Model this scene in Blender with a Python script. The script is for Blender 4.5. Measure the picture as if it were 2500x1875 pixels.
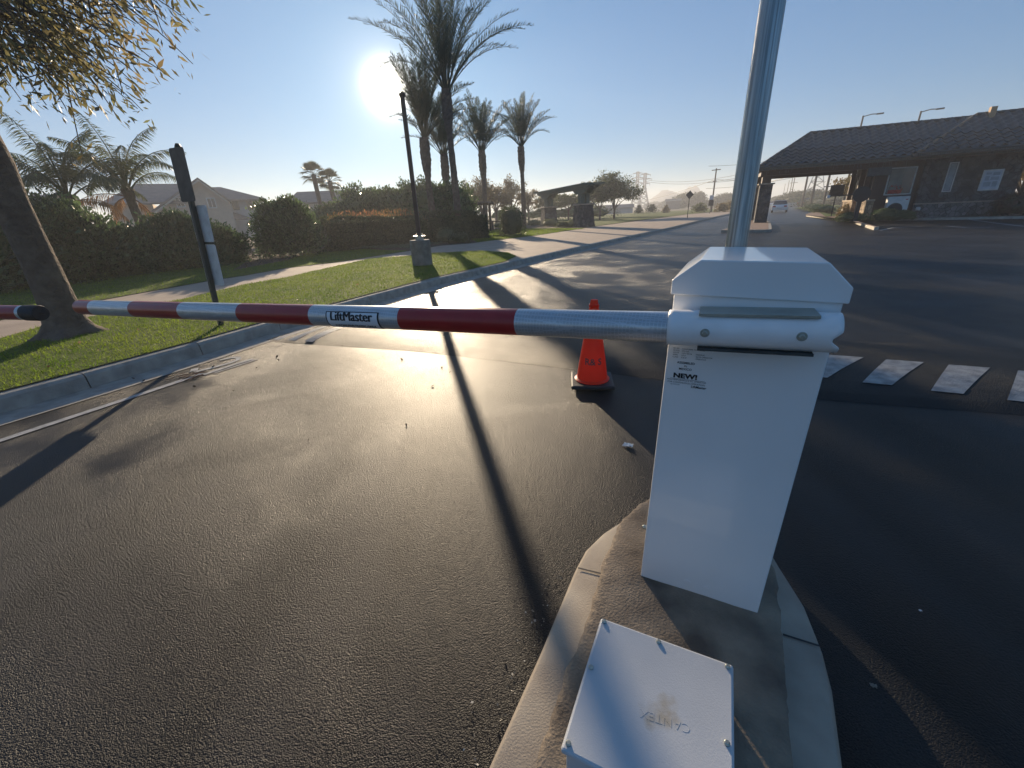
import bpy, bmesh, math, random
import numpy as np
from mathutils import Vector, Matrix
for o in list(bpy.data.objects): bpy.data.objects.remove(o)
SC = bpy.context.scene; COL = SC.collection
R = math.radians
# ------------------------------------------------------------------ camera
F, EYE = 1018.0, 1.42                      # focal length in 2500-px pixels, eye height
_vp = (1370.0, 3430.0)
_dn = np.array([_vp[0]-1250, -(_vp[1]-937.5), -F]); _dn /= np.linalg.norm(_dn)
_up = -_dn; _v = np.array([0, 0, -1.]); _fw = _v-_up*(_v@_up); _fw /= np.linalg.norm(_fw)
CR = np.stack([np.cross(_fw, _up), _fw, _up])
cam = bpy.data.cameras.new('camera'); co = bpy.data.objects.new('camera', cam); COL.objects.link(co)
cam.sensor_width = 36; cam.lens = F/2500*36; cam.clip_start = .02; cam.clip_end = 9000
co.matrix_world = Matrix([list(CR[i])+[[0, 0, EYE][i]] for i in range(3)]+[[0, 0, 0, 1]])
SC.camera = co
# ------------------------------------------------------------------ sun and sky
SUN_AZ, SUN_EL = -12.3, 13.4
sd = Vector((math.sin(R(SUN_AZ))*math.cos(R(SUN_EL)), math.cos(R(SUN_AZ))*math.cos(R(SUN_EL)), math.sin(R(SUN_EL))))
w = bpy.data.worlds.new("World"); SC.world = w; w.use_nodes = True
nt = w.node_tree; nt.nodes.clear()
def N(nt, t, **k):
    n = nt.nodes.new(t)
    for a, b in k.items(): setattr(n, a, b)
    return n
out = N(nt, 'ShaderNodeOutputWorld'); bg = N(nt, 'ShaderNodeBackground')
sky = N(nt, 'ShaderNodeTexSky', sky_type='NISHITA', sun_disc=False)
sky.sun_elevation = R(SUN_EL); sky.sun_rotation = R(SUN_AZ); sky.dust_density = .3; sky.air_density = 1.0; sky.ozone_density = 3
bg.inputs[1].default_value = .055
tc = N(nt, 'ShaderNodeTexCoord'); dot = N(nt, 'ShaderNodeVectorMath', operation='DOT_PRODUCT'); dot.inputs[1].default_value = sd
nt.links.new(tc.outputs['Generated'], dot.inputs[0])
def lobe(p, col, amp):                     # aureole of the sun in hazy air
    a = N(nt, 'ShaderNodeMath', operation='MAXIMUM'); a.inputs[1].default_value = 0; nt.links.new(dot.outputs['Value'], a.inputs[0])
    b = N(nt, 'ShaderNodeMath', operation='POWER'); b.inputs[1].default_value = p; nt.links.new(a.outputs[0], b.inputs[0])
    m = N(nt, 'ShaderNodeVectorMath', operation='SCALE'); m.inputs[0].default_value = [c*amp for c in col]; nt.links.new(b.outputs[0], m.inputs['Scale'])
    return m.outputs[0]
gmm = N(nt, 'ShaderNodeGamma'); gmm.inputs[1].default_value = .6; nt.links.new(sky.outputs[0], gmm.inputs[0])
tnt = N(nt, 'ShaderNodeVectorMath', operation='MULTIPLY'); tnt.inputs[1].default_value = (.8, 1.52, 2.25); nt.links.new(gmm.outputs[0], tnt.inputs[0]); acc = tnt.outputs[0]
for p, c_, a_ in ((14000, (1, .93, .8), 900), (2200, (1, .85, .6), 60), (300, (1, .85, .62), 4), (22, (.95, .96, 1), .4)):
    ad = N(nt, 'ShaderNodeVectorMath', operation='ADD'); nt.links.new(acc, ad.inputs[0]); nt.links.new(lobe(p, c_, a_), ad.inputs[1]); acc = ad.outputs[0]
nt.links.new(acc, bg.inputs[0]); nt.links.new(bg.outputs[0], out.inputs[0])
sl = bpy.data.lights.new('sun', 'SUN'); sl.energy = 5; sl.angle = R(.5); sl.color = (1, .8, .56)
so = bpy.data.objects.new('sun', sl); COL.objects.link(so); so.rotation_euler = sd.to_track_quat('Z', 'Y').to_euler()
SC.view_settings.view_transform = 'Standard'; SC.view_settings.look = 'None'; SC.view_settings.gamma = 1
SC.view_settings.exposure = 0.8
SC.cycles.max_bounces = 6; SC.cycles.diffuse_bounces = 2; SC.cycles.transparent_max_bounces = 6; SC.cycles.volume_bounces = 0
SC.cycles.sample_clamp_indirect = 6
# ------------------------------------------------------------------ helpers
def ray(x, y):
    d = np.array([x-1250, -(y-937.5), -F]); d = CR@d; return d/np.linalg.norm(d)
def at(x, y, z=0.):                        # ground point seen at photo pixel (2500 wide)
    d = ray(x, y); t = (z-EYE)/d[2]; return np.array([d[0]*t, d[1]*t, z])
def vd(x, y, dist):                        # point at horizontal distance dist
    d = ray(x, y); t = dist/math.hypot(d[0], d[1]); return np.array([d[0]*t, d[1]*t, EYE+d[2]*t])
def pol(az, dist, z=0.): return np.array([math.sin(R(az))*dist, math.cos(R(az))*dist, z])
rng = np.random.default_rng(7); random.seed(7)
def M(name, col, rough=.6, metal=0., var=.15, vs=4., bump=0., bs=40., spec=.5, trans=0., col2=None, island=0., bd=4, coat=0.):
    m = bpy.data.materials.new(name); m.use_nodes = True; t = m.node_tree; p = t.nodes['Principled BSDF']
    p.inputs['Roughness'].default_value = rough; p.inputs['Metallic'].default_value = metal
    p.inputs['Specular IOR Level'].default_value = spec; p.inputs['Coat Weight'].default_value = coat
    c = N(t, 'ShaderNodeTexCoord'); n = N(t, 'ShaderNodeTexNoise'); n.inputs['Scale'].default_value = vs; n.inputs['Detail'].default_value = 5
    t.links.new(c.outputs['Object'], n.inputs['Vector'])
    mx = N(t, 'ShaderNodeMix', data_type='RGBA'); mr = N(t, 'ShaderNodeMapRange'); mr.inputs[1].default_value = .3; mr.inputs[2].default_value = .7
    t.links.new(n.outputs[0], mr.inputs[0]); t.links.new(mr.outputs[0], mx.inputs[0])
    c2 = col2 if col2 else [min(1, x*(1+var)) for x in col]; c1 = col if col2 else [x*(1-var) for x in col]
    mx.inputs[6].default_value = (*c1, 1); mx.inputs[7].default_value = (*c2, 1); res = mx.outputs[2]
    if island:
        g = N(t, 'ShaderNodeNewGeometry'); h = N(t, 'ShaderNodeHueSaturation'); a = N(t, 'ShaderNodeMapRange')
        a.inputs[3].default_value = 1-island; a.inputs[4].default_value = 1+island
        t.links.new(g.outputs['Random Per Island'], a.inputs[0]); t.links.new(a.outputs[0], h.inputs['Value']); t.links.new(res, h.inputs['Color']); res = h.outputs[0]
    t.links.new(res, p.inputs['Base Color'])
    if bump:
        b = N(t, 'ShaderNodeBump'); b.inputs['Strength'].default_value = bump; b.inputs['Distance'].default_value = 1/bs
        n2 = N(t, 'ShaderNodeTexNoise'); n2.inputs['Scale'].default_value = bs; n2.inputs['Detail'].default_value = bd
        t.links.new(c.outputs['Object'], n2.inputs['Vector']); t.links.new(n2.outputs[0], b.inputs['Height']); t.links.new(b.outputs[0], p.inputs['Normal'])
    if trans:
        tr = N(t, 'ShaderNodeBsdfTranslucent'); t.links.new(res, tr.inputs[0]); ms = N(t, 'ShaderNodeMixShader'); ms.inputs[0].default_value = trans
        t.links.new(p.outputs[0], ms.inputs[1]); t.links.new(tr.outputs[0], ms.inputs[2]); t.links.new(ms.outputs[0], t.nodes['Material Output'].inputs[0])
    return m
class MB:
    def __init__(s): s.v = []; s.f = []; s.m = []; s.n = 0
    def add(s, v, f, mi=0, X=None):
        v = np.asarray(v, float).reshape(-1, 3)
        if X is not None: v = (np.asarray(X)[:3, :3]@v.T).T+np.asarray(X)[:3, 3]
        s.v.append(v); s.f += [tuple(int(i)+s.n for i in q) for q in f]; s.m += [mi]*len(f); s.n += len(v); return s
    def box(s, a, b, mi=0, X=None, bev=0.):
        if bev:
            bm = bmesh.new(); bmesh.ops.create_cube(bm, size=1)
            for v in bm.verts: v.co = Vector([(a[i]+b[i])/2+v.co[i]*(b[i]-a[i]) for i in range(3)])
            bmesh.ops.bevel(bm, geom=bm.edges[:], offset=bev, segments=2, affect='EDGES', profile=.5)
            bm.verts.index_update(); v = [tuple(q.co) for q in bm.verts]; f = [[q.index for q in k.verts] for k in bm.faces]; bm.free()
            return s.add(v, f, mi, X)
        v = [(x, y, z) for z in (a[2], b[2]) for y in (a[1], b[1]) for x in (a[0], b[0])]
        return s.add(v, [(0, 2, 3, 1), (4, 5, 7, 6), (0, 1, 5, 4), (2, 6, 7, 3), (0, 4, 6, 2), (1, 3, 7, 5)], mi, X)
    def tube(s, pts, rad, n=8, mi=0, cap=True, X=None):
        pts = [Vector(p) for p in pts]; k = len(pts); rad = rad if hasattr(rad, '__len__') else [rad]*k
        v = []; prev = None
        for i, p in enumerate(pts):
            d = (pts[min(i+1, k-1)]-pts[max(i-1, 0)]).normalized()
            if prev is None: a = d.orthogonal().normalized()
            else: a = (prev-d*prev.dot(d)).normalized()
            prev = a; b = d.cross(a)
            v += [tuple(p+(a*math.cos(2*math.pi*j/n)+b*math.sin(2*math.pi*j/n))*rad[i]) for j in range(n)]
        f = [(i*n+j, i*n+(j+1) % n, (i+1)*n+(j+1) % n, (i+1)*n+j) for i in range(k-1) for j in range(n)]
        if cap: f += [tuple(range(n))[::-1], tuple((k-1)*n+j for j in range(n))]
        return s.add(v, f, mi, X)
    def lathe(s, prof, n=16, mi=0, c=(0, 0), X=None, ph=0.):
        v = [(c[0]+r*math.cos(2*math.pi*j/n+ph), c[1]+r*math.sin(2*math.pi*j/n+ph), z) for r, z in prof for j in range(n)]; k = len(prof)
        f = [(i*n+j, i*n+(j+1) % n, (i+1)*n+(j+1) % n, (i+1)*n+j) for i in range(k-1) for j in range(n)]
        f += [tuple(range(n))[::-1], tuple((k-1)*n+j for j in range(n))]
        return s.add(v, f, mi, X)
    def prism(s, poly, z0, z1, mi=0, X=None, top=True):   # polygon in xy extruded in z
        n = len(poly); z0 = z0 if hasattr(z0, '__len__') else [z0]*n; z1 = z1 if hasattr(z1, '__len__') else [z1]*n
        v = [(p[0], p[1], z0[i]) for i, p in enumerate(poly)]+[(p[0], p[1], z1[i]) for i, p in enumerate(poly)]
        return s.add(v, [tuple(range(n))[::-1], tuple(range(n, 2*n))]+[(i, (i+1) % n, n+(i+1) % n, n+i) for i in range(n)], mi, X)
    def wall(s, poly, y0, y1, mi=0, X=None):   # polygon in xz extruded in y
        n = len(poly); v = [(p[0], y0, p[1]) for p in poly]+[(p[0], y1, p[1]) for p in poly]
        return s.add(v, [tuple(range(n)), tuple(range(n, 2*n))[::-1]]+[(i, n+i, n+(i+1) % n, (i+1) % n) for i in range(n)], mi, X)
    def slab(s, poly, th, mi=0):               # 3-D polygon given thickness downwards
        n = len(poly); v = [tuple(p) for p in poly]+[(p[0], p[1], p[2]-th) for p in poly]
        return s.add(v, [tuple(range(n)), tuple(range(n, 2*n))[::-1]]+[(i, n+i, n+(i+1) % n, (i+1) % n) for i in range(n)], mi)
    def quads(s, V, mi=0):                     # V: (k,4,3)
        k = len(V); s.v.append(V.reshape(-1, 3)); b = s.n+np.arange(k)*4
        s.f += list(zip(b.tolist(), (b+1).tolist(), (b+2).tolist(), (b+3).tolist())); s.m += [mi]*k; s.n += 4*k; return s
    def text(s, body, size, X, mi=0, bold=0., depth=0., align='CENTER', curl=None, sx=1., shear=0.):
        c = bpy.data.curves.new('t', 'FONT'); c.body = body; c.size = size; c.align_x = align; c.offset = bold; c.extrude = depth; c.resolution_u = 3; c.shear = shear
        o = bpy.data.objects.new('t', c); me = o.to_mesh(); bm = bmesh.new(); bm.from_mesh(me); o.to_mesh_clear()
        if curl:
            for k in range(1, 12):
                bmesh.ops.bisect_plane(bm, geom=bm.verts[:]+bm.edges[:]+bm.faces[:], plane_co=(0, -size*.3+k*size*.12, 0), plane_no=(0, 1, 0))
        bm.verts.index_update(); v = [(q.co.x*sx, q.co.y, q.co.z) for q in bm.verts]; f = [[q.index for q in k.verts] for k in bm.faces]; bm.free()
        if curl: v = [curl(*q) for q in v]
        bpy.data.objects.remove(o); bpy.data.curves.remove(c)
        return s.add(v, f, mi, X)
    def heavy(s, body, size, X, mi, b, zc, sx, x0, r_):
        for k, d in enumerate((-b, -b/2, 0, b/2, b)): s.text(body, size, X, mi, curl=lambda x, y, z: onarm(x0+d, zc, r_+k*.00012)(x, y, z), sx=sx)
    def build(s, name, mats, parent=None, smooth=False, loc=None):
        me = bpy.data.meshes.new(name); V = np.concatenate(s.v) if s.v else np.zeros((0, 3))
        me.from_pydata(V.tolist(), [], s.f)
        mats = mats if isinstance(mats, (list, tuple)) else [mats]
        for m in mats: me.materials.append(m)
        if len(mats) > 1: me.polygons.foreach_set('material_index', s.m)
        if smooth is True: me.polygons.foreach_set('use_smooth', [True]*len(me.polygons))
        me.update()
        if smooth == 'auto':
            me.polygons.foreach_set('use_smooth', [True]*len(me.polygons)); me.set_sharp_from_angle(angle=R(35))
        o = bpy.data.objects.new(name, me); COL.objects.link(o); o.parent = parent
        if loc is not None: o.location = loc
        return o
def tag(o, label=None, cat=None, group=None, kind=None):
    for k, v in (('label', label), ('category', cat), ('group', group), ('kind', kind)):
        if v: o[k] = v
    return o
def thing(name, label, cat, loc=(0, 0, 0), rz=0., group=None):
    o = bpy.data.objects.new(name, None); COL.objects.link(o); o.empty_display_size = .2
    o.location = [float(q) for q in loc]; o.rotation_euler = (0, 0, rz); return tag(o, label, cat, group)
def struct(name, mb, m, smooth=False, kind='structure'): return tag(mb.build(name, m, None, smooth), kind=kind)
def copy_tree(o, parent=None):
    c = o.copy(); COL.objects.link(c); c.parent = parent
    for ch in list(o.children): copy_tree(ch, c)
    return c
def ngon(poly, z): mb = MB(); mb.add([(p[0], p[1], z) for p in poly], [tuple(range(len(poly)))]); return mb
def triflat(me):
    bm = bmesh.new(); bm.from_mesh(me); bmesh.ops.triangulate(bm, faces=bm.faces[:]); bmesh.ops.recalc_face_normals(bm, faces=bm.faces[:])
    for f in bm.faces:
        if f.normal.z < 0: f.normal_flip()
    bm.to_mesh(me); bm.free()
def off(pts, d):                           # offset a polyline to its left by d
    P = [np.array(p[:2], float) for p in pts]; o = []
    for i in range(len(P)):
        t = P[min(i+1, len(P)-1)]-P[max(i-1, 0)]; t /= np.linalg.norm(t); o.append(P[i]+np.array([-t[1], t[0]])*d)
    return o
def sheet(name, poly, z, m, **k):
    o = ngon(poly, z).build(name, m); triflat(o.data); tag(o, kind='structure'); return o
def leaves(C, size, aspect=.45, up=0., sv=.35, dirs=None):
    n = len(C); a = rng.normal(size=(n, 3)) if dirs is None else dirs+rng.normal(size=(n, 3))*.45
    a /= np.linalg.norm(a, axis=1)[:, None]; b = rng.normal(size=(n, 3)); b[:, 2] += up
    b = np.cross(a, b); b /= np.linalg.norm(b, axis=1)[:, None]+1e-9
    L = size*(1+sv*rng.normal(size=n)).clip(.4, 1.8)[:, None]; W = L*aspect
    return np.stack([C-a*L/2, C+b*W/2, C+a*L/2, C-b*W/2], 1)
# ------------------------------------------------------------------ materials
asph = bpy.data.materials.new('asphalt'); asph.use_nodes = True
def build_asphalt(m, base, rough=.5, bstr=.8, spec=.5):
    t = m.node_tree; p = t.nodes['Principled BSDF']; c = N(t, 'ShaderNodeTexCoord')
    def noise(s, d=4, dist=0.):
        n = N(t, 'ShaderNodeTexNoise'); n.inputs['Scale'].default_value = s; n.inputs['Detail'].default_value = d; n.inputs['Distortion'].default_value = dist
        t.links.new(c.outputs['Object'], n.inputs['Vector']); return n.outputs[0]
    def mr(i, a, b, x, y):
        k = N(t, 'ShaderNodeMapRange'); k.inputs[1].default_value = a; k.inputs[2].default_value = b; k.inputs[3].default_value = x; k.inputs[4].default_value = y
        t.links.new(i, k.inputs[0]); return k.outputs[0]
    def mm(op, a, b):
        k = N(t, 'ShaderNodeMath', operation=op)
        for i, q in enumerate((a, b)):
            if isinstance(q, float): k.inputs[i].default_value = q
            else: t.links.new(q, k.inputs[i])
        return k.outputs[0]
    mpg = N(t, 'ShaderNodeMapping'); mpg.inputs['Rotation'].default_value = (0, 0, R(30)); mpg.inputs['Scale'].default_value = (2.6, .22, 1); sn = N(t, 'ShaderNodeTexNoise'); sn.inputs['Scale'].default_value = 1.; sn.inputs['Detail'].default_value = 5
    t.links.new(c.outputs['Object'], mpg.inputs[0]); t.links.new(mpg.outputs[0], sn.inputs['Vector']); streak = sn.outputs[0]      # wheel tracks along the lane
    big = noise(.35, 5, .5); mid = noise(3., 5, .3); fine = noise(260., 3)
    val = mm('MULTIPLY', mm('MULTIPLY', mm('MULTIPLY', mr(big, .3, .7, .75, 1.3), mr(streak, .35, .65, .72, 1.3)), mr(mid, .3, .7, .88, 1.15)), mr(fine, .35, .65, .6, 1.5))
    cc = N(t, 'ShaderNodeVectorMath', operation='SCALE'); cc.inputs[0].default_value = base; t.links.new(val, cc.inputs['Scale']); t.links.new(cc.outputs[0], p.inputs['Base Color'])
    t.links.new(mr(mm('ADD', mid, mm('ADD', big, streak)), .9, 2.1, rough-.06, rough+.1), p.inputs['Roughness']); p.inputs['Specular IOR Level'].default_value = spec
    def vor(sc, sm=.2):
        q = N(t, 'ShaderNodeTexVoronoi', feature='SMOOTH_F1'); q.inputs['Scale'].default_value = sc; q.inputs['Smoothness'].default_value = sm; q.inputs['Randomness'].default_value = 1
        wv = N(t, 'ShaderNodeVectorMath', operation='ADD'); n = N(t, 'ShaderNodeTexNoise'); n.inputs['Scale'].default_value = sc*.6; n.inputs['Detail'].default_value = 2
        sc_ = N(t, 'ShaderNodeVectorMath', operation='SCALE'); sc_.inputs['Scale'].default_value = .9/sc; t.links.new(c.outputs['Object'], n.inputs['Vector']); t.links.new(n.outputs['Color'], sc_.inputs[0]); t.links.new(c.outputs['Object'], wv.inputs[0]); t.links.new(sc_.outputs[0], wv.inputs[1]); t.links.new(wv.outputs[0], q.inputs['Vector']); return q.outputs['Distance']
    patch = mr(noise(.8, 4, .6), .34, .66, .5, 1.1)            # open and closed patches of the surface
    h = mm('ADD', mm('MULTIPLY', mm('ADD', vor(130.), vor(260.)), -1.25), mm('ADD', mm('MULTIPLY', noise(260., 3), .9), mm('MULTIPLY', noise(60., 4), .7)))
    b = N(t, 'ShaderNodeBump'); t.links.new(mm('MULTIPLY', patch, bstr), b.inputs['Strength']); b.inputs['Distance'].default_value = .0062; t.links.new(h, b.inputs['Height']); t.links.new(b.outputs[0], p.inputs['Normal'])
build_asphalt(asph, (.027, .026, .026), .36, .8, .12)
asph2 = bpy.data.materials.new('patched_asphalt'); asph2.use_nodes = True; build_asphalt(asph2, (.019, .018, .018), .42, 1., .12)
conc = M('concrete', (.26, .22, .18), .85, vs=5, col2=(.42, .37, .3), bump=.35, bs=180)
kerbm = M('kerb_concrete', (.34, .32, .28), .85, var=.25, vs=7, bump=.5, bs=90)
walkm = M('sidewalk_concrete', (.38, .29, .22), .8, var=.14, vs=2, bump=.3, bs=60)
padm = M('rough_mortar', (.11, .085, .065), .9, vs=8, col2=(.3, .24, .175), bump=.6, bs=130, bd=8)
grassm = M('lawn', (.05, .09, .008), .9, vs=6, col2=(.12, .15, .025), spec=.2, bump=1, bs=60)
grassb = M('grass_blades', (.1, .18, .01), .55, vs=1.3, col2=(.22, .29, .02), spec=.2, trans=.55, island=.5)
soil = M('bark_mulch', (.05, .035, .022), .95, vs=18, col2=(.12, .085, .055), bump=1, bs=30)
dry = M('dry_field', (.17, .14, .08), .95, vs=.2, col2=(.1, .1, .045), bump=.5, bs=3)
whitep = M('white_powder_coat', (.82, .82, .82), .3, var=.03, vs=3, bump=.02, bs=300, spec=.5, coat=.5)
pvc = M('white_plastic', (.84, .84, .84), .4, var=.06, vs=14)
redr = M('red_reflective_sheeting', (.36, .018, .022), .3, var=.08, vs=30)
silv = M('silver_reflective_sheeting', (.46, .48, .5), .28, metal=.45, var=.08, vs=20)
def honeycomb(m):                          # cell pattern of the sheeting
    t = m.node_tree; p = t.nodes['Principled BSDF']; c = N(t, 'ShaderNodeTexCoord'); v = N(t, 'ShaderNodeTexVoronoi', feature='DISTANCE_TO_EDGE'); v.inputs['Scale'].default_value = 105; v.inputs['Randomness'].default_value = .15
    k = N(t, 'ShaderNodeMapRange'); k.inputs[1].default_value = .04; k.inputs[2].default_value = .14; k.inputs[3].default_value = .45; k.inputs[4].default_value = 0
    src = p.inputs['Base Color'].links[0].from_socket; mx = N(t, 'ShaderNodeMix', data_type='RGBA'); mx.inputs[7].default_value = (.75, .77, .8, 1)
    t.links.new(c.outputs['Object'], v.inputs['Vector']); t.links.new(v.outputs['Distance'], k.inputs[0]); t.links.new(k.outputs[0], mx.inputs[0]); t.links.new(src, mx.inputs[6]); t.links.new(mx.outputs[2], p.inputs['Base Color'])
honeycomb(silv)
zinc = M('zinc_plated_steel', (.42, .44, .4), .4, metal=.85, vs=12, bump=.1, bs=90)
galv = M('galvanised_steel', (.36, .38, .38), .36, metal=.8, var=.1, vs=5, bump=.08, bs=60)
black = M('black_rubber', (.02, .02, .022), .6, var=.3, vs=20, bump=.2, bs=80)
ink = M('black_ink', (.015, .015, .018), .6)
stick = M('white_sticker', (.78, .78, .8), .4, var=.03)
orange = M('orange_plastic', (1., .085, .03), .4, var=.04, vs=12, bump=.1, bs=60, trans=.55)
greyp = M('grey_plastic_lid', (.48, .5, .52), .3, vs=4, col2=(.56, .58, .6), bump=.12, bs=300)
paint = M('worn_road_paint', (.24, .24, .24), .65, vs=16, col2=(.46, .46, .45), bump=.5, bs=120)
bark = M('grey_brown_bark', (.085, .062, .05), .95, vs=7, col2=(.17, .13, .1), bump=1, bs=22, bd=8)
palmbark = M('palm_bark', (.1, .07, .05), .95, vs=6, col2=(.17, .13, .1), bump=1, bs=14)
bronze = M('bronze_paint', (.045, .032, .026), .5, vs=8)
dgreen = M('dark_green_paint', (.02, .035, .03), .5, vs=8)
signback = M('sign_back_aluminium', (.62, .65, .68), .45, metal=.2, vs=10)
signdark = M('dark_sign_back', (.045, .05, .05), .55, vs=9, var=.4)
leafA = M('autumn_leaf', (.16, .18, .08), .5, vs=1.6, col2=(.28, .2, .09), trans=.45, island=.5)
leafH = M('hedge_leaf', (.06, .105, .045), .3, vs=1.2, col2=(.11, .16, .06), trans=.45, island=.6)
leafD = M('dark_leaf', (.055, .095, .04), .5, vs=1, col2=(.09, .14, .05), trans=.25, island=.4)
leafR = M('red_tipped_leaf', (.055, .075, .03), .45, vs=1.2, col2=(.09, .11, .04), trans=.35, island=.5)
leafP = M('pink_new_growth', (.2, .2, .05), .5, vs=.5, col2=(.42, .16, .1), trans=.5, island=.35)
leafY = M('sage_leaf', (.13, .15, .07), .6, vs=2, col2=(.2, .21, .1), trans=.35, island=.4)
leafT = M('pepper_tree_leaf', (.075, .1, .03), .55, vs=.5, col2=(.12, .14, .045), trans=.4, island=.45)
leafO = M('ochre_leaf', (.2, .13, .05), .55, vs=.5, col2=(.16, .14, .05), trans=.4, island=.4)
leafF = M('far_foliage', (.05, .07, .035), .7, vs=.4, col2=(.08, .1, .05), trans=.2, island=.3)
palmL = M('date_palm_leaf', (.065, .085, .045), .45, vs=1, col2=(.09, .11, .06), trans=.3, island=.3)
palmQ = M('queen_palm_leaf', (.08, .12, .05), .5, vs=.8, col2=(.13, .14, .065), trans=.4, island=.35)
palmX = M('dead_frond', (.26, .14, .06), .7, vs=2, trans=.35, island=.3)
roofm = M('slate_roof_tile', (.04, .055, .06), .55, vs=2.5, col2=(.075, .09, .095), bump=.4, bs=30)
stone = M('dark_stone_veneer', (.045, .046, .05), .85, vs=2.2, col2=(.13, .125, .125), bump=1, bs=5)
stonel = M('tan_stone_veneer', (.28, .2, .13), .85, vs=3, col2=(.42, .32, .22), bump=1, bs=6)
wood = M('brown_stained_wood', (.07, .035, .022), .6, vs=6, bump=.3, bs=20)
glass = M('window_glass', (.05, .055, .06), .06, spec=.8, var=.3, vs=1.3)
wframe = M('white_window_frame', (.6, .6, .58), .5)
stucco = M('beige_stucco', (.52, .42, .33), .9, vs=3, var=.08, bump=.2, bs=60)
stuccg = M('grey_stucco', (.5, .5, .49), .9, vs=3, var=.06)
houser = M('house_roof_tile', (.14, .13, .13), .7, vs=1.5, col2=(.2, .18, .17), bump=.5, bs=8)
greenw = M('green_stained_beam', (.1, .13, .1), .7, vs=4, col2=(.14, .17, .13), bump=.3, bs=15)
steelf = M('lattice_steel', (.3, .32, .34), .6, metal=.3)
polew = M('weathered_pole', (.14, .11, .09), .85, vs=5)
hillm = M('hill_scrub', (.05, .07, .075), .95, vs=.02)
tarpm = M('white_wall_paint', (.62, .6, .55), .8)
paver = M('tan_paver', (.3, .2, .15), .85, vs=14, var=.15, bump=.6, bs=25)
litter = M('paper', (.8, .8, .78), .7)
darkleaf = M('dry_leaf', (.05, .03, .02), .8)
# stone veneer joints
stoneb = M('lighter_stone', (.11, .11, .115), .85, vs=2.5, col2=(.22, .215, .21), bump=1, bs=5)
for m, sc in ((stone, 4.2), (stonel, 4.5), (stoneb, 4.5)):
    t = m.node_tree; p = t.nodes['Principled BSDF']; c = N(t, 'ShaderNodeTexCoord'); v = N(t, 'ShaderNodeTexVoronoi', feature='DISTANCE_TO_EDGE'); v.inputs['Scale'].default_value = sc
    t.links.new(c.outputs['Object'], v.inputs['Vector']); k = N(t, 'ShaderNodeMapRange'); k.inputs[2].default_value = .06; t.links.new(v.outputs['Distance'], k.inputs[0])
    src = p.inputs['Base Color'].links[0].from_socket; mx = N(t, 'ShaderNodeMix', data_type='RGBA'); mx.inputs[6].default_value = (.03, .027, .024, 1)
    v2 = N(t, 'ShaderNodeTexVoronoi'); v2.inputs['Scale'].default_value = sc; t.links.new(c.outputs['Object'], v2.inputs['Vector'])
    hs = N(t, 'ShaderNodeHueSaturation'); ss = N(t, 'ShaderNodeSeparateColor'); t.links.new(v2.outputs['Color'], ss.inputs[0]); k2 = N(t, 'ShaderNodeMapRange'); k2.inputs[3].default_value = .6; k2.inputs[4].default_value = 1.4
    t.links.new(ss.outputs[0], k2.inputs[0]); t.links.new(k2.outputs[0], hs.inputs['Value']); t.links.new(src, hs.inputs['Color'])
    t.links.new(k.outputs[0], mx.inputs[0]); t.links.new(hs.outputs[0], mx.inputs[7]); t.links.new(mx.outputs[2], p.inputs['Base Color'])
    b = N(t, 'ShaderNodeBump'); b.inputs['Strength'].default_value = .9; b.inputs['Distance'].default_value = .05; t.links.new(k.outputs[0], b.inputs['Height']); t.links.new(b.outputs[0], p.inputs['Normal'])
# ================================================================== SETTING
DR = np.array([math.sin(R(30)), math.cos(R(30))])      # direction of the road
KB = [(-9.2, -8), (-6.9, -2), (-4.95, 2.4), (-4.18, 3.9), (-3.72, 4.88), (-3.3, 5.95), (-2.5, 7.65), (-1.56, 9.6), (.08, 12.3), (4.1, 18.6), (10.84, 28.7), (19, 42), (31.1, 61.1), (60, 107), (115, 195), (330, 540)]
gp = [(-4000, -4000), (4000, -4000), (4000, 4000), (-4000, 4000)]
o = sheet('ground', gp, -.03, dry)
road_poly = KB+[(370, 520), (140, 185), (100, 110), (70, 50), (60, 10), (60, -25), (-9.2, -25)]
o = sheet('road', [tuple(p) for p in road_poly], 0, asph)
# gutter pan, kerb
gin = off(KB, -.36)
gm = MB()
for i in range(len(KB)-1): gm.add([(*KB[i], .005), (*gin[i], .005), (*gin[i+1], .005), (*KB[i+1], .005)], [(0, 1, 2, 3)])
struct('gutter', gm, kerbm)
def kerb(mb, line, h=.15, wd=.16, slope=.03, joint=2.4):     # profile swept along a line, kerb body to the left
    P = []; acc_ = 0
    pts = [np.array(p[:2], float) for p in line]
    for i in range(len(pts)-1):
        L = np.linalg.norm(pts[i+1]-pts[i]); n_ = max(1, int(round(L/joint))) if L < 60 else 1
        for k in range(n_): P.append((pts[i]+(pts[i+1]-pts[i])*k/n_, True))
    P.append((pts[-1], True)); Q = [p[0] for p in P]
    prof = [(0, -.02), (slope*.6, h-.03), (slope+.015, h-.004), (slope+.03, h), (wd, h), (wd, -.02)]
    T = [off(Q, d) for d, z in prof]
    for i in range(len(Q)-1):
        g = .006
        ring = []
        for e, s_ in ((i, g), (i+1, -g)):
            dvec = Q[i+1]-Q[i]; L = np.linalg.norm(dvec); dvec = dvec/L
            ring.append([(*(T[k][e]+dvec*(s_ if L > .3 else 0)), prof[k][1]) for k in range(6)])
        v = ring[0]+ring[1]; mb.add(v, [(k, k+6, k+7, k+1) for k in range(5)]+[(0, 1, 2, 3, 4, 5), (11, 10, 9, 8, 7, 6)])
kb = MB(); kerb(kb, KB); struct('kerb', kb, kerbm, smooth='auto')
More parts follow.
